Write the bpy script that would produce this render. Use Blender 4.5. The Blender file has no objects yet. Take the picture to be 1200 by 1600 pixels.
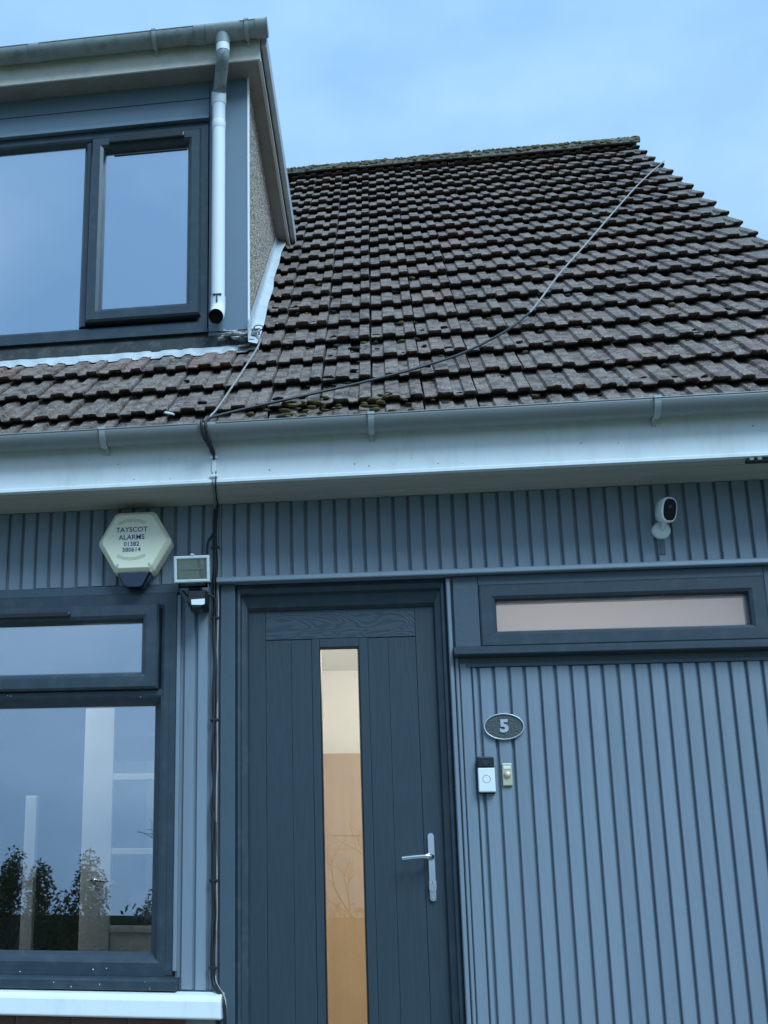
import bpy, bmesh, math, random
from mathutils import Vector, Matrix, noise
R = math.radians
random.seed(7)
scene = bpy.context.scene
COL = scene.collection

# ------------------------------------------------------------------ camera, sky, sun, exposure
cd = bpy.data.cameras.new('camera'); cam = bpy.data.objects.new('camera', cd); COL.objects.link(cam)
right = Vector((0.98519, 0.16855, 0.01277)); fwd = Vector((-0.16416, 0.94818, 0.27196))
right = (right - fwd * right.dot(fwd) / fwd.length_squared).normalized(); fwd.normalize()
upv = right.cross(fwd)
cam.matrix_world = Matrix(((right.x, upv.x, -fwd.x, 0), (right.y, upv.y, -fwd.y, -5.0), (right.z, upv.z, -fwd.z, 1.3), (0, 0, 0, 1)))
cd.sensor_fit = 'HORIZONTAL'; cd.sensor_width = 36; cd.lens = 58.43
cd.shift_x = 0.2651; cd.shift_y = 0.1063
cd.clip_start = 0.05; cd.clip_end = 2000
scene.camera = cam

SUN_EL, SUN_ROT = 48, 145
world = bpy.data.worlds.new('World'); scene.world = world; world.use_nodes = True
nt = world.node_tree; nt.nodes.clear()
def wn(t, **k):
    n = nt.nodes.new(t)
    for a, b in k.items(): setattr(n, a, b)
    return n
sky = wn('ShaderNodeTexSky', sky_type='NISHITA', sun_disc=False, sun_elevation=R(SUN_EL), sun_rotation=R(SUN_ROT))
sky.air_density = 1.0; sky.dust_density = 2.0; sky.ozone_density = 1.5
tc = wn('ShaderNodeTexCoord'); mp = wn('ShaderNodeMapping'); mp.inputs['Scale'].default_value = (1.0, 1.0, 1.9)
nz = wn('ShaderNodeTexNoise'); nz.inputs['Scale'].default_value = 2.6; nz.inputs['Detail'].default_value = 5; nz.inputs['Roughness'].default_value = .5
rp = wn('ShaderNodeValToRGB'); rp.color_ramp.elements[0].position = .36; rp.color_ramp.elements[1].position = .68
cc = wn('ShaderNodeMix', data_type='RGBA'); cc.inputs['A'].default_value = (1.85, 3.75, 6.5, 1); cc.inputs['B'].default_value = (3.85, 6.1, 8.7, 1)
cl = wn('ShaderNodeMix', data_type='RGBA'); cl.inputs['Factor'].default_value = .90
bg = wn('ShaderNodeBackground'); bg.inputs['Strength'].default_value = .10
out = wn('ShaderNodeOutputWorld')
L = nt.links.new
L(tc.outputs['Generated'], mp.inputs['Vector']); L(mp.outputs['Vector'], nz.inputs['Vector']); L(nz.outputs['Fac'], rp.inputs['Fac'])
L(rp.outputs['Color'], cc.inputs['Factor']); L(cc.outputs['Result'], cl.inputs['B'])
sep = wn('ShaderNodeSeparateXYZ'); L(tc.outputs['Generated'], sep.inputs[0])        # overcast sky: brighter overhead than at the horizon
mrz = wn('ShaderNodeMapRange'); mrz.inputs['To Min'].default_value = .72; mrz.inputs['To Max'].default_value = 1.45; L(sep.outputs['Z'], mrz.inputs['Value'])
ov = wn('ShaderNodeVectorMath', operation='SCALE'); L(cl.outputs['Result'], ov.inputs[0]); L(mrz.outputs['Result'], ov.inputs['Scale'])
L(sky.outputs['Color'], cl.inputs['A']); L(ov.outputs[0], bg.inputs['Color']); L(bg.outputs['Background'], out.inputs['Surface'])

sl = bpy.data.lights.new('sun', 'SUN'); sl.energy = 2.9; sl.angle = R(30); sl.color = (.55, .81, 1.0)
sun = bpy.data.objects.new('sun', sl); COL.objects.link(sun)
sd = Vector((math.sin(R(SUN_ROT)) * math.cos(R(SUN_EL)), math.cos(R(SUN_ROT)) * math.cos(R(SUN_EL)), math.sin(R(SUN_EL))))
sun.rotation_euler = sd.to_track_quat('Z', 'Y').to_euler(); sun.location = (-6, -20, 20)
vs = scene.view_settings; vs.view_transform = 'Standard'; vs.look = 'None'; vs.gamma = 1; vs.use_curve_mapping = False
vs.exposure = 0.42
scene.cycles.max_bounces = 8; scene.cycles.transparent_max_bounces = 12

# ------------------------------------------------------------------ materials
MATS = {}
def material(name, base, rough=.5, var=.12, vscale=6., bump=0., bscale=80., metal=0., spec=.5, stretch=(1, 1, 1), dirt=None, dscale=3., damt=.4, rnd=0., coat=0.):
    m = bpy.data.materials.new(name); m.use_nodes = True; t = m.node_tree; b = t.nodes['Principled BSDF']
    b.inputs['Roughness'].default_value = rough; b.inputs['Metallic'].default_value = metal
    b.inputs['Specular IOR Level'].default_value = spec; b.inputs['Coat Weight'].default_value = coat
    tx = t.nodes.new('ShaderNodeTexCoord'); mpn = t.nodes.new('ShaderNodeMapping'); mpn.inputs['Scale'].default_value = stretch
    t.links.new(tx.outputs['Object'], mpn.inputs['Vector'])
    n1 = t.nodes.new('ShaderNodeTexNoise'); n1.inputs['Scale'].default_value = vscale; n1.inputs['Detail'].default_value = 6
    t.links.new(mpn.outputs['Vector'], n1.inputs['Vector'])
    mx = t.nodes.new('ShaderNodeMix'); mx.data_type = 'RGBA'
    mx.inputs['A'].default_value = tuple(c * (1 - var) for c in base) + (1,); mx.inputs['B'].default_value = tuple(min(1, c * (1 + var)) for c in base) + (1,)
    t.links.new(n1.outputs['Fac'], mx.inputs['Factor']); colour = mx.outputs['Result']
    if dirt:
        n2 = t.nodes.new('ShaderNodeTexNoise'); n2.inputs['Scale'].default_value = dscale; n2.inputs['Detail'].default_value = 8; n2.inputs['Roughness'].default_value = .7
        t.links.new(mpn.outputs['Vector'], n2.inputs['Vector'])
        rr = t.nodes.new('ShaderNodeValToRGB'); rr.color_ramp.elements[0].position = .5; rr.color_ramp.elements[1].position = .72
        rr.color_ramp.elements[1].color = (damt, damt, damt, 1)
        t.links.new(n2.outputs['Fac'], rr.inputs['Fac'])
        m2 = t.nodes.new('ShaderNodeMix'); m2.data_type = 'RGBA'; m2.inputs['B'].default_value = tuple(dirt) + (1,)
        t.links.new(rr.outputs['Color'], m2.inputs['Factor']); t.links.new(colour, m2.inputs['A']); colour = m2.outputs['Result']
    if rnd:
        oi = t.nodes.new('ShaderNodeObjectInfo'); mr = t.nodes.new('ShaderNodeMapRange'); mr.inputs['To Min'].default_value = 1 - rnd; mr.inputs['To Max'].default_value = 1 + rnd
        t.links.new(oi.outputs['Random'], mr.inputs['Value'])
        m3 = t.nodes.new('ShaderNodeMix'); m3.data_type = 'RGBA'; m3.blend_type = 'MULTIPLY'; m3.inputs['Factor'].default_value = 1
        t.links.new(colour, m3.inputs['A']); t.links.new(mr.outputs['Result'], m3.inputs['B']); colour = m3.outputs['Result']
    t.links.new(colour, b.inputs['Base Color'])
    if bump:
        n3 = t.nodes.new('ShaderNodeTexNoise'); n3.inputs['Scale'].default_value = bscale; n3.inputs['Detail'].default_value = 4
        t.links.new(mpn.outputs['Vector'], n3.inputs['Vector'])
        bp = t.nodes.new('ShaderNodeBump'); bp.inputs['Strength'].default_value = bump; bp.inputs['Distance'].default_value = .01
        t.links.new(n3.outputs['Fac'], bp.inputs['Height']); t.links.new(bp.outputs['Normal'], b.inputs['Normal'])
    MATS[name] = m; return m

material('plank_paint', (.195, .235, .278), .5, .14, 5, .2, 60, stretch=(1, 1, .12), rnd=.07, dirt=(.125, .15, .175), dscale=9, damt=.35)
material('trim_paint', (.185, .225, .268), .45, .10, 6, .08, 60, dirt=(.14, .17, .20), dscale=8, damt=.3)
material('casing_paint', (.055, .080, .104), .45, .10, 6, .08, 60)
material('anthracite', (.029, .044, .057), .34, .10, 9, .03, 200, dirt=(.10, .115, .125), dscale=14, damt=.35)
material('dormer_panel', (.14, .19, .24), .42, .08, 4, .03, 40, dirt=(.13, .15, .17), dscale=5, damt=.3)
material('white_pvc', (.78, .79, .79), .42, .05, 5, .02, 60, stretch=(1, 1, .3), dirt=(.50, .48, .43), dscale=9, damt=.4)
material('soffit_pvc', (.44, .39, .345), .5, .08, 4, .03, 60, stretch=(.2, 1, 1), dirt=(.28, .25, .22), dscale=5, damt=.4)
material('dormer_white', (.70, .64, .56), .5, .10, 5, .05, 60, dirt=(.36, .31, .26), dscale=6, damt=.5)
material('gutter_pvc', (.215, .225, .222), .36, .08, 6, .02, 80, stretch=(.3, 1, 1), dirt=(.16, .165, .15), dscale=6, damt=.5)
material('bracket_pvc', (.36, .38, .38), .4, .08, 6)
material('old_gutter', (.29, .305, .30), .42, .14, 7, .03, 80, dirt=(.10, .12, .12), dscale=9, damt=.75)
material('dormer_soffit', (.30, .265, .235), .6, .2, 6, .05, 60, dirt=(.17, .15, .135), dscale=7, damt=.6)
material('pipe_pvc', (.74, .75, .76), .6, .05, 6, .02, 80)
material('pipe_dirty', (.30, .33, .34), .5, .25, 12, .05, 80, dirt=(.03, .035, .035), dscale=10, damt=.9)
material('lead', (.46, .47, .48), .5, .18, 14, .35, 30, dirt=(.68, .70, .70), dscale=9, damt=.6)
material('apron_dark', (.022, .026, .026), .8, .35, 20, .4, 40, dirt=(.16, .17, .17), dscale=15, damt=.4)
material('brick', (.17, .085, .065), .85, .3, 18, .5, 60, rnd=.2, dirt=(.06, .05, .05), dscale=14, damt=.5)
material('mortar_dark', (.15, .13, .115), .95, .4, 30, .6, 60)
material('mortar', (.28, .27, .25), .9, .2, 30, .4, 90)
material('black_plastic', (.012, .013, .014), .38, .2, 20)
material('camera_face', (.003, .003, .004), .3, .2, 20, spec=.25)
material('black_matte', (.008, .008, .009), .8, .2, 20)
material('cable_black', (.014, .014, .015), .5, .3, 30)
material('cable_grey', (.30, .28, .25), .55, .3, 20)
material('white_plastic', (.78, .80, .80), .3, .04, 10)
material('cream_plastic', (.86, .80, .60), .4, .05, 8, dirt=(.70, .64, .46), dscale=10, damt=.3)
material('ink_blue', (.035, .05, .20), .6, .1, 30)
material('ink_grey', (.40, .43, .36), .6, .1, 30)
material('lens_blue', (.006, .012, .035), .12, .2, 20, coat=.6)
material('chrome', (.80, .83, .84), .14, .04, 10, metal=1.)
material('pewter', (.50, .52, .54), .4, .12, 30, metal=.6)
material('plaque_dark', (.05, .062, .062), .55, .35, 60, .4, 150)
material('brass_cream', (.58, .52, .36), .35, .15, 30, metal=.35)
material('alu_frame', (.66, .68, .66), .35, .1, 20, metal=.2, dirt=(.40, .42, .38), dscale=20, damt=.5)
material('lamp_reflector', (.85, .82, .70), .4, .2, 60, .3, 90)
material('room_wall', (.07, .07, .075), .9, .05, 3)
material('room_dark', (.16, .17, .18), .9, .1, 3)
material('hall_wall', (.78, .79, .77), .9, .04, 3)
material('hall_wood', (.40, .295, .19), .5, .15, 4, .05, 30, stretch=(6, 6, .6))
material('white_gloss', (.84, .85, .82), .3, .04, 8)
material('felt', (.05, .052, .055), .9, .25, 12, .4, 60)
material('deck_black', (.02, .02, .02), .9, .2, 10)
material('grass', (.055, .075, .03), .9, .3, 3, .5, 30)
material('paving', (.22, .21, .19), .85, .15, 6, .3, 50)
material('step_concrete', (.26, .25, .23), .85, .15, 6, .3, 50)
material('bark', (.06, .05, .04), .9, .3, 10, .4, 40)
material('leaf_dark', (.022, .038, .016), .7, .5, 6)
material('leaf_mid', (.045, .065, .022), .7, .4, 6)
material('moss', (.125, .095, .030), .95, .5, 30, .6, 200)
material('moss_ridge', (.165, .145, .085), .95, .5, 25, .6, 200)
material('mould', (.018, .02, .014), .95, .4, 60)
material('shell_white', (.75, .75, .72), .6, .05, 30)

def translucent(name, col):
    m = bpy.data.materials.new(name); m.use_nodes = True; t = m.node_tree; t.nodes.clear(); N = t.nodes.new
    o = N('ShaderNodeOutputMaterial'); mx = N('ShaderNodeMixShader'); d = N('ShaderNodeBsdfDiffuse'); tr = N('ShaderNodeBsdfTranslucent')
    d.inputs['Color'].default_value = col + (1,); tr.inputs['Color'].default_value = col + (1,)
    t.links.new(d.outputs[0], mx.inputs[1]); t.links.new(tr.outputs[0], mx.inputs[2]); t.links.new(mx.outputs[0], o.inputs['Surface']); MATS[name] = m
translucent('blind_white', (.82, .78, .76))

def pebbledash():
    m = bpy.data.materials.new('pebbledash'); m.use_nodes = True; t = m.node_tree; b = t.nodes['Principled BSDF']
    tx = t.nodes.new('ShaderNodeTexCoord'); v = t.nodes.new('ShaderNodeTexVoronoi'); v.inputs['Scale'].default_value = 95
    t.links.new(tx.outputs['Object'], v.inputs['Vector'])
    hs = t.nodes.new('ShaderNodeSeparateColor'); t.links.new(v.outputs['Color'], hs.inputs['Color'])
    r = t.nodes.new('ShaderNodeValToRGB'); e = r.color_ramp.elements
    e[0].color = (.16, .12, .10, 1); e[1].color = (.85, .70, .56, 1); k = r.color_ramp.elements.new(.5); k.color = (.44, .33, .26, 1)
    t.links.new(hs.outputs['Red'], r.inputs['Fac']); t.links.new(r.outputs['Color'], b.inputs['Base Color'])
    inv = t.nodes.new('ShaderNodeMath'); inv.operation = 'SUBTRACT'; inv.inputs[0].default_value = 1; t.links.new(v.outputs['Distance'], inv.inputs[1])
    bp = t.nodes.new('ShaderNodeBump'); bp.inputs['Strength'].default_value = 1; bp.inputs['Distance'].default_value = .012
    t.links.new(inv.outputs[0], bp.inputs['Height']); t.links.new(bp.outputs['Normal'], b.inputs['Normal']); b.inputs['Roughness'].default_value = .85
    MATS['pebbledash'] = m
pebbledash()

def tile_material():
    m = bpy.data.materials.new('roof_tile'); m.use_nodes = True; t = m.node_tree; b = t.nodes['Principled BSDF']; b.inputs['Roughness'].default_value = .88
    N = t.nodes.new; K = t.links.new
    tx = N('ShaderNodeTexCoord'); oi = N('ShaderNodeObjectInfo')
    off = N('ShaderNodeVectorMath'); off.operation = 'ADD'; sc = N('ShaderNodeVectorMath'); sc.operation = 'SCALE'; sc.inputs['Scale'].default_value = 3.0
    K(oi.outputs['Location'], sc.inputs[0]); K(tx.outputs['Object'], off.inputs[0]); K(sc.outputs[0], off.inputs[1])
    def nz(scale, det=6, rough=.6):
        n = N('ShaderNodeTexNoise'); n.inputs['Scale'].default_value = scale; n.inputs['Detail'].default_value = det; n.inputs['Roughness'].default_value = rough
        K(off.outputs[0], n.inputs['Vector']); return n.outputs['Fac']
    def ramp(src, p0, p1, c0=(0, 0, 0, 1), c1=(1, 1, 1, 1)):
        r = N('ShaderNodeValToRGB'); r.color_ramp.elements[0].position = p0; r.color_ramp.elements[1].position = p1
        r.color_ramp.elements[0].color = c0; r.color_ramp.elements[1].color = c1; K(src, r.inputs['Fac']); return r.outputs['Color']
    def mix(f, a, bb, mode='MIX'):
        x = N('ShaderNodeMix'); x.data_type = 'RGBA'; x.blend_type = mode
        for s, v in (('Factor', f), ('A', a), ('B', bb)):
            if isinstance(v, (tuple, float, int)): x.inputs[s].default_value = v
            else: K(v, x.inputs[s])
        return x.outputs['Result']
    # per-tile base colour: grey-brown, a few reddish ones
    cr = N('ShaderNodeValToRGB'); ce = cr.color_ramp.elements; cr.color_ramp.interpolation = 'LINEAR'
    ce[0].color = (0.126, 0.085, 0.069, 1); ce[1].color = (0.220, 0.108, 0.078, 1); ce[1].position = 1
    for p, c in ((.35, (0.150, 0.102, 0.084, 1)), (.7, (0.176, 0.116, 0.094, 1)), (.88, (0.154, 0.108, 0.094, 1))):
        k = ce.new(p); k.color = c
    K(oi.outputs['Random'], cr.inputs['Fac'])
    base = mix(ramp(nz(22), .40, .62), cr.outputs['Color'], mix(1., cr.outputs['Color'], (.38, .38, .38, 1), 'MULTIPLY'))
    # reddish where the old surface has worn away
    base = mix(ramp(nz(5, 3), .66, .76, c1=(.55, .55, .55, 1)), base, (0.220, 0.082, 0.054, 1))
    # grey-green lichen film
    base = mix(ramp(nz(13, 8, .7), .44, .60, c1=(.85, .85, .85, 1)), base, (0.235, 0.182, 0.147, 1))
    # pale lichen specks
    v = N('ShaderNodeTexVoronoi'); v.inputs['Scale'].default_value = 75; K(off.outputs[0], v.inputs['Vector'])
    sp = ramp(v.outputs['Distance'], .10, .26, (1, 1, 1, 1), (0, 0, 0, 1)); sm = mix(1., sp, ramp(nz(9, 4), .42, .54), 'MULTIPLY')
    base = mix(sm, base, (0.691, 0.575, 0.505, 1))
    # dark pits
    v2 = N('ShaderNodeTexVoronoi'); v2.inputs['Scale'].default_value = 24; K(off.outputs[0], v2.inputs['Vector'])
    pit = mix(1., ramp(v2.outputs['Distance'], .16, .26, (1, 1, 1, 1), (0, 0, 0, 1)), ramp(nz(4, 3), .56, .64), 'MULTIPLY')
    base = mix(pit, base, (0.022, 0.022, 0.022, 1))
    K(base, b.inputs['Base Color'])
    bp = N('ShaderNodeBump'); bp.inputs['Strength'].default_value = .7; bp.inputs['Distance'].default_value = .006
    ad = N('ShaderNodeMath'); ad.operation = 'SUBTRACT'; K(nz(70, 6, .7), ad.inputs[0]); K(pit, ad.inputs[1]); K(ad.outputs[0], bp.inputs['Height']); K(bp.outputs['Normal'], b.inputs['Normal'])
    MATS['roof_tile'] = m
tile_material()

def door_material(name, grain):
    m = bpy.data.materials.new(name); m.use_nodes = True; t = m.node_tree; b = t.nodes['Principled BSDF']; b.inputs['Roughness'].default_value = .42
    N = t.nodes.new; K = t.links.new
    tx = N('ShaderNodeTexCoord'); mpn = N('ShaderNodeMapping'); mpn.inputs['Scale'].default_value = grain; K(tx.outputs['Object'], mpn.inputs['Vector'])
    n = N('ShaderNodeTexNoise'); n.inputs['Scale'].default_value = 3.2; n.inputs['Detail'].default_value = 2; n.inputs['Distortion'].default_value = .5; K(mpn.outputs['Vector'], n.inputs['Vector'])
    ml = N('ShaderNodeMath'); ml.operation = 'MULTIPLY'; ml.inputs[1].default_value = 120 if name == 'door_rail' else 60; K(n.outputs['Fac'], ml.inputs[0])
    sn = N('ShaderNodeMath'); sn.operation = 'SINE'; K(ml.outputs[0], sn.inputs[0])
    r = N('ShaderNodeValToRGB'); r.color_ramp.elements[0].position = .25; r.color_ramp.elements[1].position = .75
    if name == 'door_rail': r.color_ramp.elements[0].color = (.027, .043, .058, 1); r.color_ramp.elements[1].color = (.042, .061, .077, 1)
    else: r.color_ramp.elements[0].color = (.027, .042, .053, 1); r.color_ramp.elements[1].color = (.030, .046, .058, 1)
    mr = N('ShaderNodeMapRange'); mr.inputs['From Min'].default_value = -1; K(sn.outputs[0], mr.inputs['Value'])
    K(mr.outputs['Result'], r.inputs['Fac']); K(r.outputs['Color'], b.inputs['Base Color'])
    bp = N('ShaderNodeBump'); bp.inputs['Strength'].default_value = .18 if name == 'door_rail' else .08; bp.inputs['Distance'].default_value = .003
    K(mr.outputs['Result'], bp.inputs['Height']); K(bp.outputs['Normal'], b.inputs['Normal'])
    MATS[name] = m
door_material('door_rail', (.9, 1.0, 3.0)); door_material('door_skin', (5, 5, .35))

def glass(name, refl, tint, rough=0.):
    m = bpy.data.materials.new(name); m.use_nodes = True; t = m.node_tree; t.nodes.clear(); N = t.nodes.new; K = t.links.new
    o = N('ShaderNodeOutputMaterial'); mx = N('ShaderNodeMixShader'); tr = N('ShaderNodeBsdfTransparent'); tr.inputs['Color'].default_value = tint + (1,)
    g = N('ShaderNodeBsdfGlossy'); g.inputs['Roughness'].default_value = rough; g.inputs['Color'].default_value = (.95, .97, 1, 1)
    fr = N('ShaderNodeFresnel'); fr.inputs['IOR'].default_value = 1.5
    ad = N('ShaderNodeMath'); ad.operation = 'ADD'; ad.inputs[1].default_value = refl; ad.use_clamp = True
    K(fr.outputs[0], ad.inputs[0]); K(ad.outputs[0], mx.inputs['Fac']); K(tr.outputs[0], mx.inputs[1]); K(g.outputs[0], mx.inputs[2]); K(mx.outputs[0], o.inputs['Surface'])
    MATS[name] = m
glass('window_glass', .36, (.97, .98, .98)); glass('dormer_glass', .55, (.5, .55, .58)); glass('door_glass', .03, (.95, .93, .88)); glass('small_glass', .06, (.92, .92, .92)); glass('lamp_glass', .05, (.98, .98, .97))

def emit(name, col, s):
    m = bpy.data.materials.new(name); m.use_nodes = True; b = m.node_tree.nodes['Principled BSDF']
    b.inputs['Emission Color'].default_value = col + (1,); b.inputs['Emission Strength'].default_value = s; MATS[name] = m
emit('bulb_glow', (1, .78, .5), 6)

# ------------------------------------------------------------------ mesh helpers
class MB:
    def __init__(s): s.v = []; s.f = []; s.smooth = []
    def add(s, vs, fs, sm=False):
        o = len(s.v); s.v += [tuple(v) for v in vs]; s.f += [tuple(i + o for i in f) for f in fs]; s.smooth += [sm] * len(fs); return s
    def box(s, x0, x1, y0, y1, z0, z1):
        return s.add([(x0, y0, z0), (x1, y0, z0), (x1, y1, z0), (x0, y1, z0), (x0, y0, z1), (x1, y0, z1), (x1, y1, z1), (x0, y1, z1)],
                     [(0, 3, 2, 1), (4, 5, 6, 7), (0, 1, 5, 4), (1, 2, 6, 5), (2, 3, 7, 6), (3, 0, 4, 7)])
    def prism(s, poly, axis, a, b, sm=False):
        """poly in the two other axes (x:(y,z), y:(x,z), z:(x,y)), extruded from a to b"""
        def P(p, t):
            return {'x': (t, p[0], p[1]), 'y': (p[0], t, p[1]), 'z': (p[0], p[1], t)}[axis]
        n = len(poly); o = len(s.v)
        s.v += [P(p, a) for p in poly] + [P(p, b) for p in poly]
        c = o
        if sm: c = len(s.v); s.v += [P(p, a) for p in poly] + [P(p, b) for p in poly]
        s.f += [tuple(c + i for i in range(n))[::-1], tuple(c + n + i for i in range(n))]; s.smooth += [False, False]
        for i in range(n):
            j = (i + 1) % n; s.f.append((o + i, o + j, o + n + j, o + n + i)); s.smooth.append(sm)
        return s
    def loft(s, rings, cap=True, sm=True, close=True):
        o = len(s.v); n = len(rings[0])
        for r in rings: s.v += [tuple(p) for p in r]
        for k in range(len(rings) - 1):
            for i in range(n if close else n - 1):
                j = (i + 1) % n; s.f.append((o + k * n + i, o + k * n + j, o + (k + 1) * n + j, o + (k + 1) * n + i)); s.smooth.append(sm)
        if cap:
            c0 = len(s.v); s.v += [tuple(p) for p in rings[0]] + [tuple(p) for p in rings[-1]]      # caps keep their own vertices
            s.f += [tuple(c0 + i for i in range(n))[::-1], tuple(c0 + n + i for i in range(n))]; s.smooth += [False, False]
        return s
    def tube(s, pts, r, n=8, cap=True, sm=True):
        pts = [Vector(p) for p in pts]; rings = []
        rr = r if isinstance(r, (list, tuple)) else [r] * len(pts)
        prev = None
        for i, p in enumerate(pts):
            d = (pts[min(i + 1, len(pts) - 1)] - pts[max(i - 1, 0)]).normalized()
            if prev is None:
                a = Vector((0, 0, 1)) if abs(d.z) < .9 else Vector((1, 0, 0)); u = d.cross(a).normalized()
            else:
                u = (prev - d * prev.dot(d)).normalized()
            prev = u; w = d.cross(u)
            rings.append([p + (u * math.cos(2 * math.pi * k / n) + w * math.sin(2 * math.pi * k / n)) * rr[i] for k in range(n)])
        return s.loft(rings, cap, sm)
    def ring_frame(s, x0, x1, z0, z1, prof):
        """mitred rectangular frame; prof: closed list of (inset, y)"""
        rings = []
        for cx, cz, sx, sz in ((x0, z0, 1, 1), (x1, z0, -1, 1), (x1, z1, -1, -1), (x0, z1, 1, -1)):
            rings.append([(cx + sx * d, y, cz + sz * d) for d, y in prof])
        rings.append(rings[0]); return s.loft(rings, cap=False, sm=False)
    def blob(s, c, r, jitter=.25, sub=1, sq=(1, 1, 1)):
        bm = bmesh.new(); bmesh.ops.create_icosphere(bm, subdivisions=sub, radius=1)
        vs = [Vector((v.co.x * sq[0], v.co.y * sq[1], v.co.z * sq[2])) * r * (1 + random.uniform(-jitter, jitter)) + Vector(c) for v in bm.verts]
        fs = [tuple(v.index for v in f.verts) for f in bm.faces]; bm.free(); return s.add(vs, fs, True)
    def mesh(s, name, mat, origin=(0, 0, 0), fix=True):
        me = bpy.data.meshes.new(name); ox, oy, oz = origin
        me.from_pydata([(x - ox, y - oy, z - oz) for x, y, z in s.v], [], s.f)
        for p, sm in zip(me.polygons, s.smooth): p.use_smooth = sm
        if fix:
            bm = bmesh.new(); bm.from_mesh(me); bmesh.ops.recalc_face_normals(bm, faces=bm.faces); bm.to_mesh(me); bm.free()
        me.materials.append(MATS[mat]); me.update(); return me

ORIG = {}
def empty(name, loc, label, cat, group=None):
    o = bpy.data.objects.new(name, None); o.empty_display_size = .1; o.location = loc; COL.objects.link(o)
    o['label'] = label; o['category'] = cat
    if group: o['group'] = group
    ORIG[o.name] = tuple(loc); return o
def part(name, mb, mat, parent=None, label=None, kind=None, cat=None, bevel=0., fix=True, seg=2):
    og = ORIG.get(parent.name, (0, 0, 0)) if parent else (0, 0, 0)
    o = bpy.data.objects.new(name, mb.mesh(name, mat, og, fix)); COL.objects.link(o)
    if parent: o.parent = parent
    ORIG[o.name] = og
    if label: o['label'] = label
    if kind: o['kind'] = kind
    if cat: o['category'] = cat
    if bevel:
        b = o.modifiers.new('bevel', 'BEVEL'); b.width = bevel; b.segments = seg; b.limit_method = 'ANGLE'; b.angle_limit = R(40)
    return o
def text_mesh(txt, size, extrude, bold=0.):
    c = bpy.data.curves.new('t', 'FONT'); c.body = txt; c.size = size; c.extrude = extrude; c.offset = bold; c.align_x = 'CENTER'; c.align_y = 'CENTER'; c.resolution_u = 3
    o = bpy.data.objects.new('t', c); COL.objects.link(o); bpy.context.view_layer.update()
    me = bpy.data.meshes.new_from_object(o.evaluated_get(bpy.context.evaluated_depsgraph_get()))
    bpy.data.objects.remove(o); bpy.data.curves.remove(c); return me
def put_text(name, txt, size, loc, mat, parent, bold=0., extrude=.0006, tilt=0, sx=1., label=None):
    me = text_mesh(txt, size, extrude, bold); me.materials.clear(); me.materials.append(MATS[mat])
    o = bpy.data.objects.new(name, me); COL.objects.link(o); og = ORIG[parent.name]; o.parent = parent
    o.location = (loc[0] - og[0], loc[1] - og[1], loc[2] - og[2]); o.rotation_euler = (R(90 + tilt), 0, 0); o.scale = (sx, 1, 1)
    if label: o['label'] = label
    return o
def smooth_path(pts, n=6):
    P = [Vector(p) for p in pts]; outp = []
    for i in range(len(P) - 1):
        p0, p1, p2, p3 = P[max(i - 1, 0)], P[i], P[i + 1], P[min(i + 2, len(P) - 1)]
        for k in range(n):
            t = k / n
            outp.append(.5 * ((2 * p1) + (p2 - p0) * t + (2 * p0 - 5 * p1 + 4 * p2 - p3) * t * t + (3 * p1 - p0 - 3 * p2 + p3) * t ** 3))
    outp.append(P[-1]); return outp

# ------------------------------------------------------------------ ground (setting)
g = MB()
gx = [-400, -60, -20, -8, 0, 8, 20, 60, 400]; gy = [-400, -60, -30, -16, -8, -3, 0, 30, 400]
g.add([(x, y, 0) for y in gy for x in gx], [(j * 9 + i, j * 9 + i + 1, j * 9 + i + 10, j * 9 + i + 9) for j in range(8) for i in range(8)])
o = part('ground', g, 'grass'); o['kind'] = 'structure'
pv = MB().box(-4.2, 3.4, -3.4, -.02, .002, .05); o = part('path', pv, 'paving'); o['kind'] = 'structure'

# ------------------------------------------------------------------ the house
house = empty('house', (0, 0, 0), 'grey painted timber clad house with dark tiled roof and dormer', 'house')
WL = -5.5
def core(mb, x0, x1, z0, z1): mb.box(x0, x1, .0195, .25, z0, z1)
w = MB()
core(w, WL, -.70, 2.735, 3.6); core(w, -.8705, -.70, 1.03, 2.735); core(w, -3.2, -.70, -.02, 1.03); core(w, WL, -3.2, -.02, 2.735)
core(w, -.70, .26, 2.772, 3.6)
core(w, .26, 2.1, 2.745, 3.6); core(w, .231, .375, -.02, 2.745); core(w, .375, 2.1, -.02, 2.47); core(w, 1.446, 2.1, 2.47, 2.745)
core(w, -.70, .245, -.02, .60); core(w, -.70, -.628, .60, 2.772)
part('wall', w, 'trim_paint', house)
# gable ends and back
APX_Y, APX_Z = 4.279, 7.60
gb = MB()
for xx in (1.95, WL):
    gb.prism([(.25, -.02), (8.30, -.02), (8.30, 3.45), (APX_Y, 7.40), (.25, 3.62)], 'x', xx, xx + .13)
gb.box(WL, 2.08, 8.30, 8.45, -.02, 3.5)
part('gable_wall', gb, 'pebbledash', house)

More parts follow.
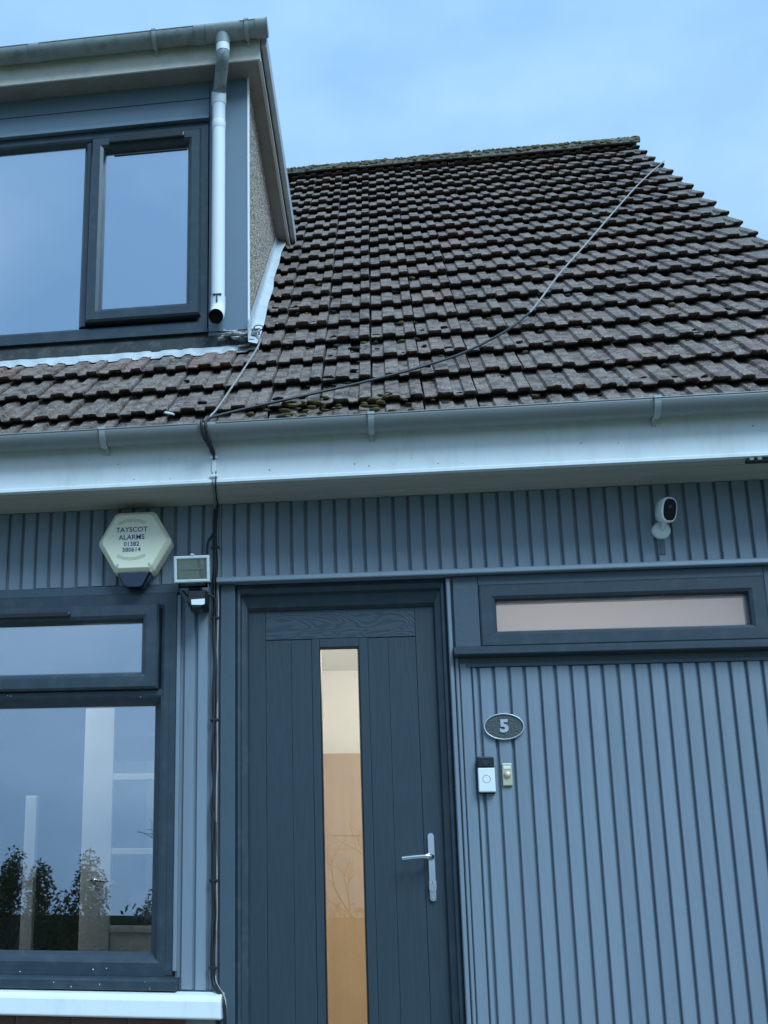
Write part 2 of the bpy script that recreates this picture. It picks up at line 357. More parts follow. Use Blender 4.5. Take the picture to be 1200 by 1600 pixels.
# planks: one mesh for each length, copied
def plank_mesh(wd, z0, z1, name):
    pr = [(.006, .0185), (.006, .0100), (.0005, .0085), (0, .0035), (.003, 0), (wd - .004, 0), (wd, .0050), (wd, .0185)]
    return MB().prism(pr, 'z', z0, z1).mesh(name, 'plank_paint')
def planks(parent, xs, z0, z1, wd):
    me = plank_mesh(wd, z0, z1, 'plank')
    for x in xs:
        o = bpy.data.objects.new('plank', me); COL.objects.link(o); o.parent = parent
        o.location = (x + random.uniform(-.0006, .0006), random.uniform(-.0009, .0009), random.uniform(-.002, .002))
up = part('upper_cladding', MB().box(-.690, 2.1, .0150, .0190, 2.80, 3.127), 'plank_paint', house)
XU = [.281 + .0608 * k for k in range(-16, 30)]
planks(up, [x for x in XU if -.693 < x < 1.85], 2.799, 3.126, .0505)
upl = part('side_cladding', MB().box(-3.2, -.700, .0150, .0190, 2.78, 3.127), 'plank_paint', house)
planks(upl, [-1.626 + .0616 * k for k in range(-8, 15)], 2.779, 3.126, .0510)
mid = part('narrow_cladding', MB().box(-.862, -.702, .0150, .0190, 1.14, 2.778), 'plank_paint', house)
planks(mid, [-.846, -.790], 1.138, 2.777, .0445); planks(mid, [-.734], 1.138, 2.777, .014)
part('edge_bead', MB().box(-.8765, -.861, -.012, .012, 1.205, 2.725), 'trim_paint', house, bevel=.002)
part('corner_strip', MB().box(-.7015, -.6925, -.004, .012, 2.795, 3.127), 'plank_paint', house, bevel=.001)
lo = part('lower_cladding', MB().box(.236, 2.1, .0150, .0190, .30, 2.40), 'plank_paint', house)
planks(lo, [.349 + .0593 * k for k in range(0, 24)], .30, 2.384, .0485)
planks(lo, [.273], .30, 2.40, .043); planks(lo, [.3215], .30, 2.384, .0165)
part('jamb_strip', MB().prism([(.2335, .0125), (.2335, -.012), (.237, -.016), (.2465, -.016), (.250, -.012), (.250, .0125)], 'z', .30, 2.755), 'plank_paint', house)
part('jamb_strip', MB().prism([(.256, .0125), (.256, -.003), (.259, -.005), (.267, -.005), (.269, -.003), (.269, .0125)], 'z', .30, 2.425), 'plank_paint', house)
part('batten', MB().box(.30, 2.1, -.006, .012, 2.386, 2.402), 'casing_paint', house, bevel=.002)
# ledge over door and small window (drip moulding)
part('ledge', MB().prism([(.0125, 2.766), (-.040, 2.766), (-.042, 2.770), (-.040, 2.784), (-.028, 2.792), (.0, 2.797), (.0125, 2.797)], 'x', -.706, 2.1), 'trim_paint', house)
part('head_board', MB().box(-3.2, -.872, -.006, .0125, 2.736, 2.776), 'casing_paint', house, bevel=.003)

# soffit, fascia
FY, SZ = -.269, 3.128
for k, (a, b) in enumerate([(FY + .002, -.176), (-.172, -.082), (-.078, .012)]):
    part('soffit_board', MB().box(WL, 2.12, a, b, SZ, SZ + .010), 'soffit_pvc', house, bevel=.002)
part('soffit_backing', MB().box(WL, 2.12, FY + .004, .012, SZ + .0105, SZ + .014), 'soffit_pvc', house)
part('fascia', MB().prism([(FY, SZ - .006), (FY - .009, SZ - .006), (FY - .009, SZ + .006), (FY, SZ + .012), (FY, 3.338), (FY + .018, 3.338), (FY + .018, SZ - .006)], 'x', WL, 2.12), 'white_pvc', house)

# fly specks and chips on the fascia
fs_ = MB(); fr_ = random.Random(21)
for _ in range(16): fs_.blob((fr_.uniform(-1.6, 1.5), FY - .0008, fr_.uniform(3.15, 3.26)), fr_.uniform(.0012, .003), .4, 1, (1, .3, 1))
part('dirt_specks', fs_, 'mould', house, kind='stuff')

def half_round(cy, cz, r, t, x0, x1, n=18, lip=True):
    o = [(cy - r * math.cos(math.pi * k / n), cz - r * math.sin(math.pi * k / n)) for k in range(n + 1)]
    i = [(cy + (r - t) * math.cos(math.pi * k / n), cz - (r - t) * math.sin(math.pi * k / n)) for k in range(n + 1)]
    return MB().prism(o + i, 'x', x0, x1, sm=True)
def bracket(cx, cy, cz, r, fy, wdt=.018):
    o = [(cy - r * math.cos(math.pi * k / 16), cz - r * math.sin(math.pi * k / 16)) for k in range(17)]
    i = [(cy + (r - .005) * math.cos(math.pi * k / 16), cz - (r - .005) * math.sin(math.pi * k / 16)) for k in range(17)]
    m = MB().prism(o + i, 'x', cx - wdt / 2, cx + wdt / 2)
    m.prism([(fy - .0005, cz - .075), (fy - .010, cz - .070), (fy - .022, cz - .05), (fy - .012, cz - .012), (fy - .0005, cz - .01)], 'x', cx - wdt * .35, cx + wdt * .35)
    m.box(cx - wdt * .6, cx + wdt * .6, cy - r - .003, cy - r + .012, cz - .004, cz + .006)
    return m
GY, GZ, GR = -.326, 3.340, .055
gut = part('gutter', half_round(GY, GZ, GR, .003, WL, 2.2), 'gutter_pvc', house)
part('rim', MB().tube([(WL, GY - GR + .001, GZ), (2.2, GY - GR + .001, GZ)], .0035, 8), 'gutter_pvc', gut)
for x in (-1.135, -.043, 1.041): part('bracket', bracket(x, GY, GZ, GR + .0065, FY, .024), 'bracket_pvc', gut)
part('union', half_round(GY, GZ, GR + .004, .004, -.735, -.665), 'gutter_pvc', gut)

# ------------------------------------------------------------------ roof
PITCH = R(43); P0 = Vector((0, -.329, 3.34)); CP, SP = math.cos(PITCH), math.sin(PITCH)
def roof_pt(x, s, h=0.): return (x, P0.y + s * CP - h * SP, P0.z + s * SP + h * CP)
S_TOP = 6.30
rd = MB()
rd.add([roof_pt(WL, .10, -.062), roof_pt(2.10, .10, -.062), roof_pt(2.10, S_TOP, -.062), roof_pt(WL, S_TOP, -.062),
        roof_pt(WL, .10, -.10), roof_pt(2.10, .10, -.10), roof_pt(2.10, S_TOP, -.10), roof_pt(WL, S_TOP, -.10)],
       [(0, 1, 2, 3), (7, 6, 5, 4), (0, 4, 5, 1), (1, 5, 6, 2), (2, 6, 7, 3), (3, 7, 4, 0)])
ay, az = roof_pt(0, S_TOP, -.062)[1:]
rd.add([(WL, ay, az), (2.10, ay, az), (2.10, 2 * ay + .3, 3.3), (WL, 2 * ay + .3, 3.3)], [(0, 1, 2, 3)])
roof = part('roof', rd, 'deck_black', house, fix=False)
TW, GAUGE, TL = .2165, .3145, .392
def tile_mesh(i, width=TW):
    rnd = random.Random(100 + i)
    k = width / TW
    prof = [(.004, 0), (.055, 0), (.0615, .014), (.1165, .014), (.123, 0), (.160, 0), (.1665, .014), (.2105, .014), (.2132, .004)]
    prof = [(x * k, h) for x, h in prof]
    xs = []
    for a, b in zip(prof, prof[1:]):
        xs.append(a)
        if b[0] - a[0] > .03: xs += [(a[0] + (b[0] - a[0]) * t, a[1]) for t in (.33, .66)]
    xs.append(prof[-1]); n = len(xs)
    T = .032
    rows = [(.085, -T, True), (.004, -.0055, False), (0, -.002, False), (.005, 0, False), (.035, 0, False), (.12, 0, False), (.22, 0, False), (TL, 0, False)]
    nose = [rnd.gauss(0, .0022) for _ in xs]
    if i % 4 == 1:
        c = rnd.randrange(1, n - 3); dd = rnd.uniform(.012, .03)
        for q in range(c, min(n, c + rnd.choice((2, 3, 4)))): nose[q] += dd * rnd.uniform(.6, 1)
    vs = []
    for r_, (v, dh, und) in enumerate(rows):
        for q, (x, h) in enumerate(xs):
            hh = (-T if und else h + dh) + (0 if und else rnd.gauss(0, .0011))
            vv = v + (nose[q] if 0 < r_ < 4 else nose[q] * .3 if r_ == 4 else 0)
            vs.append((x + rnd.gauss(0, .0005), vv, hh))
    fs = [(r_ * n + q, r_ * n + q + 1, (r_ + 1) * n + q + 1, (r_ + 1) * n + q) for r_ in range(len(rows) - 1) for q in range(n - 1)]
    m = MB().add(vs, fs)
    for q in (0, n - 1):        # side edges
        o = len(m.v); m.v += [vs[1 * n + q], vs[3 * n + q], vs[7 * n + q], (vs[7 * n + q][0], TL, -T), vs[q]]; m.f.append((o, o + 1, o + 2, o + 3, o + 4)); m.smooth.append(False)
    me = m.mesh('tile', 'roof_tile', fix=False)
    return me
TILES = [tile_mesh(i) for i in range(16)]
VERGE = [tile_mesh(40 + i, TW + .016) for i in range(4)]
S0, X0, TILT = .245, -.041, math.atan(.039 / GAUGE)
NTILE = 0
from bpy_extras.object_utils import world_to_camera_view
bpy.context.view_layer.update()
far = MB()
for k in range(-1, 20):
    for c in range(-9, 10):
        x = X0 + TW * c; s = S0 + GAUGE * k if k >= 0 else .012
        if x + TW < -.60 and s > 1.05: continue
        if k == 19 and False: continue
        jx, js = random.gauss(0, .0012), random.gauss(0, .0035)
        hw = (-.002 if k >= 0 else -.0145) + random.gauss(0, .0018)
        loc = roof_pt(x + jx, s + js, hw)
        me = random.choice(VERGE) if c == 9 else random.choice(TILES)
        rot = (PITCH - TILT + random.gauss(0, .006), random.gauss(0, .004), random.gauss(0, .004))
        cv = world_to_camera_view(scene, cam, Vector(loc) + Vector((.0, .0, .0)))
        if cv.x > 1.03 or NTILE >= 300:
            M4 = Matrix.LocRotScale(Vector(loc), __import__('mathutils').Euler(rot), None)
            far.add([M4 @ v.co for v in me.vertices], [tuple(p.vertices) for p in me.polygons]); continue
        o = bpy.data.objects.new('tile', me); COL.objects.link(o); o.parent = roof
        o.location = loc; o.rotation_euler = rot; NTILE += 1
if far.v: part('more_tiles', far, 'roof_tile', roof, kind='stuff', fix=False)
vm = MB(); vr = random.Random(11); vs_ = [.02 + i * (S_TOP - .06) / 120 for i in range(121)]
vm.loft([[roof_pt(2.118 + vr.gauss(0, .003), q, -.062), roof_pt(2.120 + vr.gauss(0, .003), q, -.020 + vr.gauss(0, .003)), roof_pt(2.02, q, -.024), roof_pt(2.02, q, -.062)] for q in vs_], True, False)
part('verge_mortar', vm, 'mortar_dark', roof)
# ridge tiles
material('ridge_concrete', (.11, .095, .075), .92, .5, 30, .6, 60, rnd=.2, dirt=(.27, .235, .15), dscale=26, damt=.9)
def ridge_mesh(ln, seed):
    rnd = random.Random(seed); rings = []
    for x in (0, .012, ln * .3, ln * .6, ln - .012, ln):
        ring = []
        for a in range(-90, 91, 18):
            r = .104 + rnd.gauss(0, .003) + (.004 if x in (0, ln) else 0); ring.append((x, r * math.sin(R(a)), r * math.cos(R(a)) * .9))
        for a in range(90, -91, -36): ring.append((x, .084 * math.sin(R(a)), .084 * math.cos(R(a)) * .9))
        rings.append(ring)
    return MB().loft(rings, True, False).mesh('ridge_tile', 'ridge_concrete')
RM = [ridge_mesh(.456, 5 + i) for i in range(3)]
ry, rz = roof_pt(0, S_TOP, 0)[1:]
for i in range(9):
    o = bpy.data.objects.new('ridge_tile', random.choice(RM)); COL.objects.link(o); o.parent = roof
    o.location = (2.13 - .45 * (i + 1), ry + .02, rz - .030 + random.gauss(0, .005)); o.rotation_euler = (0, random.gauss(0, .006), random.gauss(0, .004))

# ------------------------------------------------------------------ dormer
DX, DY, DL = -.64, .60, -3.6           # right corner, front face, left end
DZ = 5.741                             # soffit height
dm = MB()
dm.box(DL, -3.30, DY + .004, DY + .12, 4.20, DZ)            # left of window
dm.box(-3.30, -.845, DY + .02, DY + .12, 5.50, DZ)          # over window
dm.box(-.845, DX - .002, DY + .004, DY + .12, 4.18, DZ)     # right post
dm.box(-3.30, -.845, DY + .02, DY + .12, 4.05, 4.279)
dorm = part('dormer', dm, 'dormer_panel', house)
part('post_panel', MB().box(-.843, DX - .004, DY - .004, DY + .004, 4.266, DZ), 'dormer_panel', dorm, bevel=.001)
part('head_board', MB().box(-3.30, -.846, DY - .006, DY + .02, 5.638, DZ), 'dormer_panel', dorm, bevel=.002)
part('head_board', MB().box(-3.30, -.846, DY - .004, DY + .02, 5.536, 5.635), 'dormer_panel', dorm, bevel=.002)
part('drip_trim', MB().prism([(DY + .02, 5.500), (DY - .030, 5.500), (DY - .030, 5.507), (DY - .018, 5.532), (DY + .02, 5.534)], 'x', -3.30, -.846), 'dormer_panel', dorm)
# cheek
ck = MB()
zr = lambda y, h=0.: P0.z + (y - P0.y) * SP / CP + h
yb = P0.y + (DZ - P0.z) * CP / SP
ck.prism([(DY + .001, zr(DY) - .12), (DY + .001, DZ + .05), (yb + .3, DZ + .05), (yb + .3, DZ + .02)], 'x', DX - .10, DX)
part('cheek', ck, 'pebbledash', dorm)
part('corner_bead', MB().box(DX - .005, DX + .006, DY - .008, DY + .004, 4.262, DZ), 'white_pvc', dorm, bevel=.002)
lk = MB().prism([(DY, zr(DY) - .12), (DY, DZ + .05), (yb + .3, DZ + .05), (yb + .3, DZ + .02)], 'x', DL - .0, DL + .1)
part('cheek', lk, 'pebbledash', dorm)
# eaves of the dormer
FYD, XE = .453, -.561
part('soffit_panel', MB().box(DL - .08, XE - .012, FYD + .012, DY + .012, DZ, DZ + .012), 'dormer_soffit', dorm, label='stained grey white dormer soffit')
part('fascia', MB().box(DL - .08, XE, FYD, FYD + .011, DZ - .006, 5.885), 'dormer_white', dorm, bevel=.001)
part('side_soffit', MB().box(DX + .001, XE - .013, DY + .013, yb + .12, DZ + .001, DZ + .012), 'dormer_soffit', dorm)
part('side_fascia', MB().box(XE - .012, XE, FYD + .012, yb + .14, DZ - .006, 5.80), 'dormer_white', dorm, bevel=.001)
part('edge_strip', MB().box(XE + .0005, XE + .005, FYD + .02, yb + .10, DZ - .004, DZ + .004), 'white_pvc', dorm)
part('roof_board', MB().box(DL - .1, XE - .004, FYD + .012, yb + .4, 5.802, 5.872), 'felt', dorm)
part('roof_edge', MB().prism([(XE + .004, 5.815), (XE + .034, 5.812), (XE + .036, 5.90), (XE + .006, 5.912), (XE - .06, 5.90), (XE - .06, 5.873), (XE + .004, 5.873)], 'y', FYD + .01, yb + .26), 'lead', dorm, bevel=.002)
part('felt_roof', MB().box(DL - .1, XE - .061, FYD + .01, yb + .5, 5.873, 5.898), 'felt', dorm)
# lead apron and cheek flashing
def strip(rows): return MB().loft(rows, cap=False, sm=True, close=False)
NX = 140; xs = [DL + (-.585 - DL) * i / NX for i in range(NX + 1)]
def wob(x, a=.004, f=9): return a * noise.noise((x * f, 3.3, 1.7))
AP = lambda x, s_, h_: roof_pt(x, s_, h_)
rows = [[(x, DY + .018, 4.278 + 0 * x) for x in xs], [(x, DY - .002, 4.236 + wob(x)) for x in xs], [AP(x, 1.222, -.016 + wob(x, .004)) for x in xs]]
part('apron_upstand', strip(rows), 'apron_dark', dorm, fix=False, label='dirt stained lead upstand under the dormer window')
def tile_h(x):
    u = ((x - X0) % TW)
    return .014 if (.0615 < u < .1165 or .1665 < u < .212) else 0.
rows = []
for j, (s, h, a) in enumerate([(1.228, -.012, .1), (1.215, -.018, .3), (1.200, -.024, .55), (1.178, -.030, .75), (1.166, -.032, .8)]):
    rows.append([roof_pt(x, s + (wob(x, .016, 5) if j > 1 else 0), h + a * tile_h(x) + wob(x, .004, 14)) for x in xs])
part('apron', strip(rows), 'lead', dorm, fix=False, label='bright lead apron dressed over the tiles')
NY = 40; ys = [.50 + (yb + .02 - .50) * i / NY for i in range(NY + 1)]
def fl(x, y, h, jit): s = (y - P0.y) / CP; return roof_pt(x + jit * noise.noise((y * 4, x, .3)), s, h + jit * noise.noise((y * 7, 1, x)))
rows = [[(DX + .004, y, zr(y) + .130 - .03 * (i / NY) + .012 * noise.noise((y * 5, .4, 1))) for i, y in enumerate(ys)], [(DX + .007, y, zr(y) + .07) for y in ys],
        [fl(DX + .012, y, .030, .004) for y in ys], [fl(DX + .032, y, .024, .010) for y in ys], [fl(DX + .056, y, .018, .012) for y in ys]]
part('cheek_flashing', strip(rows), 'lead', dorm, fix=False, label='pale crumpled lead flashing along the dormer cheek')
cf = MB()
for i in range(30):
    x = random.uniform(-.78, -.60); y = random.uniform(.50, .62) if x > -.66 else random.uniform(.54, .60)
    cf.blob((x, y, zr(y, .035 + random.uniform(0, .03))), random.uniform(.006, .015), .5, 1, (1.8, 1.2, .45))
part('mortar_fillet', cf, 'lead', dorm, kind='stuff')

# dormer window
def window(parent, mat, x0, x1, z0, z1, yf, wf, dep=.07): # outer frame: raised face with chamfer towards the rebate
    return part('frame', MB().ring_frame(x0, x1, z0, z1, [(0, yf), (wf * .62, yf), (wf * .80, yf + .006), (wf, yf + .022), (wf, yf + dep), (0, yf + dep)]), mat, parent)
dw = MB().box(-3.296, -.8515, DY + .066, DY + .072, 4.283, 4.300)
dwin = part('dormer_window', dw, 'anthracite', house, label='anthracite framed dormer window reflecting the sky')
part('frame', MB().ring_frame(-3.298, -.8505, 4.281, 5.4985, [(0, DY - .002), (.040, DY - .002), (.052, DY + .004), (.066, DY + .030), (.066, DY + .066), (0, DY + .066)]), 'anthracite', dwin)
part('mullion', MB().prism([(-1.522, DY + .066), (-1.522, DY + .022), (-1.508, DY + .003), (-1.500, DY - .0015), (-1.4835, DY - .0015), (-1.4785, DY + .008), (-1.4785, DY + .066)], 'z', 4.346, 5.432), 'anthracite', dwin)
part('mullion', MB().prism([(-2.60, DY + .066), (-2.60, DY + .01), (-2.59, DY - .002), (-2.56, DY - .002), (-2.55, DY + .01), (-2.55, DY + .066)], 'z', 4.346, 5.432), 'anthracite', dwin)
part('opening_sash', MB().ring_frame(-1.476, -.884, 4.356, 5.440, [(0, DY + .034), (0, DY - .022), (.009, DY - .034), (.050, DY - .034), (.066, DY - .024), (.074, DY - .004), (.074, DY + .034)]), 'anthracite', dwin)
part('glass', MB().box(-2.56, -1.515, DY + .034, DY + .040, 4.345, 5.434), 'dormer_glass', dwin)
part('glass', MB().box(-3.25, -2.59, DY + .034, DY + .040, 4.345, 5.434), 'dormer_glass', dwin)
part('glass', MB().box(-1.405, -.955, DY + .010, DY + .016, 4.42, 5.372), 'dormer_glass', dwin)
part('trickle_vent', MB().box(-1.375, -.972, DY - .056, DY - .0345, 5.384, 5.414), 'black_plastic', dwin, bevel=.006)
part('window_board', MB().prism([(DY + .02, 4.262), (DY - .014, 4.262), (DY - .014, 4.276), (DY - .008, 4.280), (DY + .02, 4.280)], 'x', -3.30, -.846), 'anthracite', dwin)
# room behind
rm = MB(); rm.add([(-3.5, .73, 4.1), (-.75, .73, 4.1), (-.75, 3.0, 4.1), (-3.5, 3.0, 4.1), (-3.5, .73, 5.75), (-.75, .73, 5.75), (-.75, 3.0, 5.75), (-3.5, 3.0, 5.75)], [(0, 1, 2, 3), (7, 6, 5, 4), (1, 2, 6, 5), (2, 3, 7, 6), (3, 0, 4, 7)])
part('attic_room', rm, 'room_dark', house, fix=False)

# dormer gutter
DGY, DGZ = FYD - .057, 5.888
dg = part('dormer_gutter', half_round(DGY, DGZ, .056, .003, DL - .1, -.517), 'old_gutter', house, label='weathered grey dormer gutter')
part('rim', MB().tube([(DL - .1, DGY - .0555, DGZ), (-.517, DGY - .0555, DGZ)], .0035, 8), 'old_gutter', dg)
cap = [(DGY - .060 * math.cos(math.pi * k / 16), DGZ - .060 * math.sin(math.pi * k / 16)) for k in range(17)] + [(DGY + .06, DGZ + .004), (DGY - .06, DGZ + .004)]
part('stop_end', MB().prism(cap, 'x', -.520, -.513), 'old_gutter', dg)
part('stop_end_collar', half_round(DGY, DGZ, .0605, .005, -.575, -.521), 'old_gutter', dg)
for x in (-1.106, -.62): part('bracket', bracket(x, DGY, DGZ, .0625, FYD, .020), 'bracket_pvc', dg)
for x in (-1.753, -.866): part('union', half_round(DGY, DGZ, .0605, .005, x - .028, x + .028), 'old_gutter', dg)
part('outlet', half_round(DGY, DGZ, .0598, .0045, -.835, -.655), 'old_gutter', dg)
# downpipe
PX = -.790; PR = .0345; PYW = DY - .045
pipe = part('downpipe', MB().tube([(PX, PYW, 5.60), (PX, PYW, 4.40)], PR, 24), 'pipe_pvc', house, label='pale plastic downpipe on the dormer front')
part('spigot', MB().tube([(-.748, DGY, 5.862), (-.748, DGY, 5.752)], PR + .001, 24), 'pipe_pvc', pipe)
part('spigot_collar', MB().tube([(-.748, DGY, 5.852), (-.748, DGY, 5.830), (-.748, DGY, 5.812), (-.748, DGY, 5.796)], [PR + .011, PR + .0075, PR + .004, PR + .0025], 24), 'old_gutter', pipe)
part('offset_bend', MB().tube(smooth_path([(-.748, DGY, 5.760), (-.750, DGY + .01, 5.725), (-.768, (DGY + PYW) / 2, 5.675), (-.786, PYW - .012, 5.625), (PX, PYW, 5.585)], 5), PR - .001, 24), 'pipe_dirty', pipe, label='black stained pipe bend')
part('socket', MB().tube([(PX, PYW, 5.632), (PX, PYW, 5.625), (PX, PYW, 5.560), (PX, PYW, 5.553)], [PR + .001, PR + .0045, PR + .0045, PR + .001], 24), 'pipe_pvc', pipe)
part('socket', MB().tube([(PX, PYW, 5.455), (PX, PYW, 5.45), (PX, PYW, 5.41), (PX, PYW, 5.405)], [PR, PR + .002, PR + .002, PR], 24), 'pipe_pvc', pipe)
shoe = smooth_path([(PX, PYW, 4.43), (PX, PYW, 4.37), (PX, PYW - .028, 4.318), (PX, PYW - .075, 4.285)], 4)
part('shoe', MB().tube(shoe, PR + .003, 24, cap=False), 'pipe_pvc', pipe, fix=False)
part('shoe_shade_lining', MB().tube(shoe, PR - .001, 24, cap=False), 'black_matte', pipe, fix=False)  # black inner skin paints the shade inside the open pipe end
d_ = (shoe[-1] - shoe[-2]).normalized()
part('shoe_shade_disc', MB().tube([shoe[-1] - d_ * .035, shoe[-1] - d_ * .030], PR - .001, 24), 'black_matte', pipe)  # black disc stands in for the darkness further up the pipe
part('clip', MB().box(PX - .022, PX + .022, PYW - PR - .006, PYW - PR + .004, 4.425, 4.431), 'black_plastic', pipe)
part('clip', MB().box(PX - .003, PX + .003, PYW - PR - .007, PYW - PR + .002, 4.385, 4.426), 'black_plastic', pipe)

# ------------------------------------------------------------------ left window
lw = part('front_window', MB().box(-3.19, -.879, .066, .072, 1.186, 1.20), 'anthracite', house, label='large anthracite framed front window with top opening light')
part('frame', MB().ring_frame(-3.196, -.8775, 1.184, 2.7345, [(0, -.014), (.050, -.014), (.062, -.010), (.078, .012), (.092, .026), (.092, .066), (0, .066)]), 'anthracite', lw)
part('frame_edge', MB().box(-.903, -.8785, -.0165, -.0145, 1.19, 2.73), 'anthracite', lw)
part('transom', MB().prism([(.066, 2.262), (.026, 2.262), (.012, 2.275), (-.010, 2.290), (-.0135, 2.298), (-.0135, 2.318), (-.006, 2.325), (.066, 2.325)], 'x', -3.10, -.9335), 'anthracite', lw)
part('top_sash', MB().ring_frame(-2.40, -.950, 2.322, 2.686, [(0, .03), (0, -.036), (.008, -.046), (.050, -.046), (.064, -.038), (.074, -.016), (.074, .03)]), 'anthracite', lw)
part('mullion', MB().box(-2.46, -2.402, -.012, .066, 1.27, 2.69), 'anthracite', lw)
part('glass', MB().box(-2.43, -.955, .034, .040, 1.258, 2.285), 'window_glass', lw)
part('glass', MB().box(-2.34, -1.012, -.002, .004, 2.385, 2.620), 'window_glass', lw)
part('trickle_vent', MB().prism([(-2.0, 2.632), (-1.336, 2.632), (-1.328, 2.637), (-1.328, 2.648), (-1.336, 2.654), (-2.0, 2.654)], 'y', -.066, -.0465), 'black_plastic', lw, bevel=.004)
part('drip_sill', MB().prism([(.03, 1.138), (-.055, 1.132), (-.060, 1.136), (-.060, 1.166), (-.052, 1.174), (-.016, 1.183), (.03, 1.183)], 'x', -3.2, -.853), 'anthracite', lw)
sp_ = MB()
for _ in range(11):
    x = random.uniform(-1.65, -.92); z = random.choice((random.uniform(1.19, 1.24), random.uniform(1.14, 1.165), random.uniform(2.29, 2.31)))
    yy = -.0148 if z < 1.25 and z > 1.18 else -.0605 if z < 1.18 else -.0140
    sp_.blob((x, yy, z), random.uniform(.0012, .0032), .4, 1)
part('paint_splash', sp_, 'white_plastic', lw, kind='stuff')
ws = part('window_sill', MB().prism([(.012, 1.128), (-.020, 1.131), (-.095, 1.120), (-.112, 1.110), (-.116, 1.098), (-.116, 1.040), (-.110, 1.034), (-.080, 1.034), (.012, 1.036)], 'x', -3.3, -.672), 'white_pvc', house, label='thick white painted window sill', bevel=.008)
# brick wall below the sill
bw = part('brick_wall', MB().box(-3.2, -.705, -.028, .012, .0, 1.034), 'mortar', house)
bmesh_ = MB().prism([(0, 0), (.215, 0), (.215, .065), (0, .065)], 'y', -.040, -.010).mesh('brick', 'brick')
for r_ in range(3):
    for c in range(7):
        x = -2.16 + c * .225 - (.11 if r_ % 2 else 0)
        if x + .215 > -.70: continue
        o = bpy.data.objects.new('brick', bmesh_); COL.objects.link(o); o.parent = bw; o.location = (x, random.uniform(-.002, .002), .962 - r_ * .075)

# ------------------------------------------------------------------ small high window, right
rw = part('small_window', MB().box(.366, 1.444, .0665, .072, 2.474, 2.49), 'anthracite', house, label='narrow anthracite window over the right cladding')
part('side_board', MB().box(.2605, .3605, -.010, .012, 2.468, 2.764), 'casing_paint', rw, bevel=.002)
part('side_board', MB().box(1.4525, 1.62, -.010, .012, 2.468, 2.764), 'casing_paint', rw, bevel=.002)
part('head_board', MB().box(.362, 1.4515, -.010, .012, 2.7235, 2.764), 'casing_paint', rw, bevel=.002)
part('frame', MB().ring_frame(.363, 1.4505, 2.466, 2.7225, [(0, .066), (0, -.014), (.006, -.018), (.048, -.018), (.060, -.010), (.066, .004), (.066, .066)]), 'anthracite', rw)
part('glass', MB().box(.420, 1.388, .020, .026, 2.525, 2.665), 'small_glass', rw)
part('drip_sill', MB().prism([(.012, 2.426), (-.050, 2.426), (-.056, 2.430), (-.056, 2.448), (-.046, 2.460), (-.020, 2.466), (.012, 2.467)], 'x', .252, 1.75), 'anthracite', rw)
part('roller_blind', MB().box(.40, 1.41, .10, .106, 2.45, 2.74), 'blind_white', rw)

# ------------------------------------------------------------------ front door
fd = part('front_door', MB().box(-.583, .186, .078, .112, .66, 2.664), 'door_skin', house, label='slate grey composite door with tall narrow glass')
part('casing', MB().box(-.693, -.632, -.008, .012, .60, 2.7655), 'casing_paint', fd, bevel=.003)
def dprof(): return [(0, .10), (0, .012), (.010, .006), (.020, .010), (.024, .030), (.036, .036), (.046, .042), (.052, .060), (.052, .10)]
rings = []
pf = dprof(); X0d, X1d, Z1d = -.632, .2325, 2.7655
for cx, cz, sx in ((X0d, .60, 1), (X0d, Z1d, 1), (X1d, Z1d, -1), (X1d, .60, -1)):
    rings.append([(cx + sx * d * (1.0), y, cz - (d * 2.03 if cz > 1 else 0)) for d, y in pf])
part('door_frame', MB().loft(rings, cap=True, sm=False), 'anthracite', fd)
part('threshold', MB().box(-.632, .2325, -.03, .12, .60, .655), 'chrome', fd)
Yl, Yb = .0645, .0692
LZ0, LZ1 = .665, 2.662
part('stile', MB().box(-.583, -.513, Yl, Yb, LZ0, LZ1), 'door_skin', fd, bevel=.002)
part('stile', MB().box(.106, .186, Yl, Yb, LZ0, LZ1), 'door_skin', fd, bevel=.002)
part('top_rail', MB().box(-.512, .105, Yl, Yb, 2.537, LZ1), 'door_rail', fd, bevel=.002, label='top rail with swirling wood grain')
part('glazing_stile', MB().box(-.3205, -.2885, Yl, Yb, LZ0, 2.536), 'door_skin', fd, bevel=.002)
part('glazing_stile', MB().box(-.1255, -.090, Yl, Yb, LZ0, 2.536), 'door_skin', fd, bevel=.002)
part('glazing_head', MB().box(-.2875, -.1265, Yl, Yb, 2.500, 2.536), 'door_skin', fd, bevel=.002)
part('bottom_rail', MB().box(-.2875, -.1265, Yl, Yb, LZ0, .80), 'door_skin', fd, bevel=.002)
for a, b in ((-.511, -.4062), (-.4048, -.322), (-.0885, -.0077), (-.0063, .1045)):
    part('panel', MB().box(a, b, Yl + .0022, Yb, LZ0, 2.5335), 'door_skin', fd, bevel=.0008)
# the slab behind must be open at the glass: replace it with two halves
fd.data = MB().box(-.583, -.2885, .0695, .112, .66, 2.664).box(-.1255, .186, .0695, .112, .66, 2.664).box(-.2885, -.1255, .0695, .112, 2.500, 2.664).box(-.2885, -.1255, .0695, .112, .66, .80).mesh('front_door', 'door_skin')
part('glass', MB().box(-.2885, -.1255, .0745, .0785, .80, 2.500), 'door_glass', fd)
part('glass_bead', MB().ring_frame(-.2884, -.1256, .80, 2.4995, [(0, .068), (.004, .066), (.007, .074), (0, .0744)]), 'black_plastic', fd)
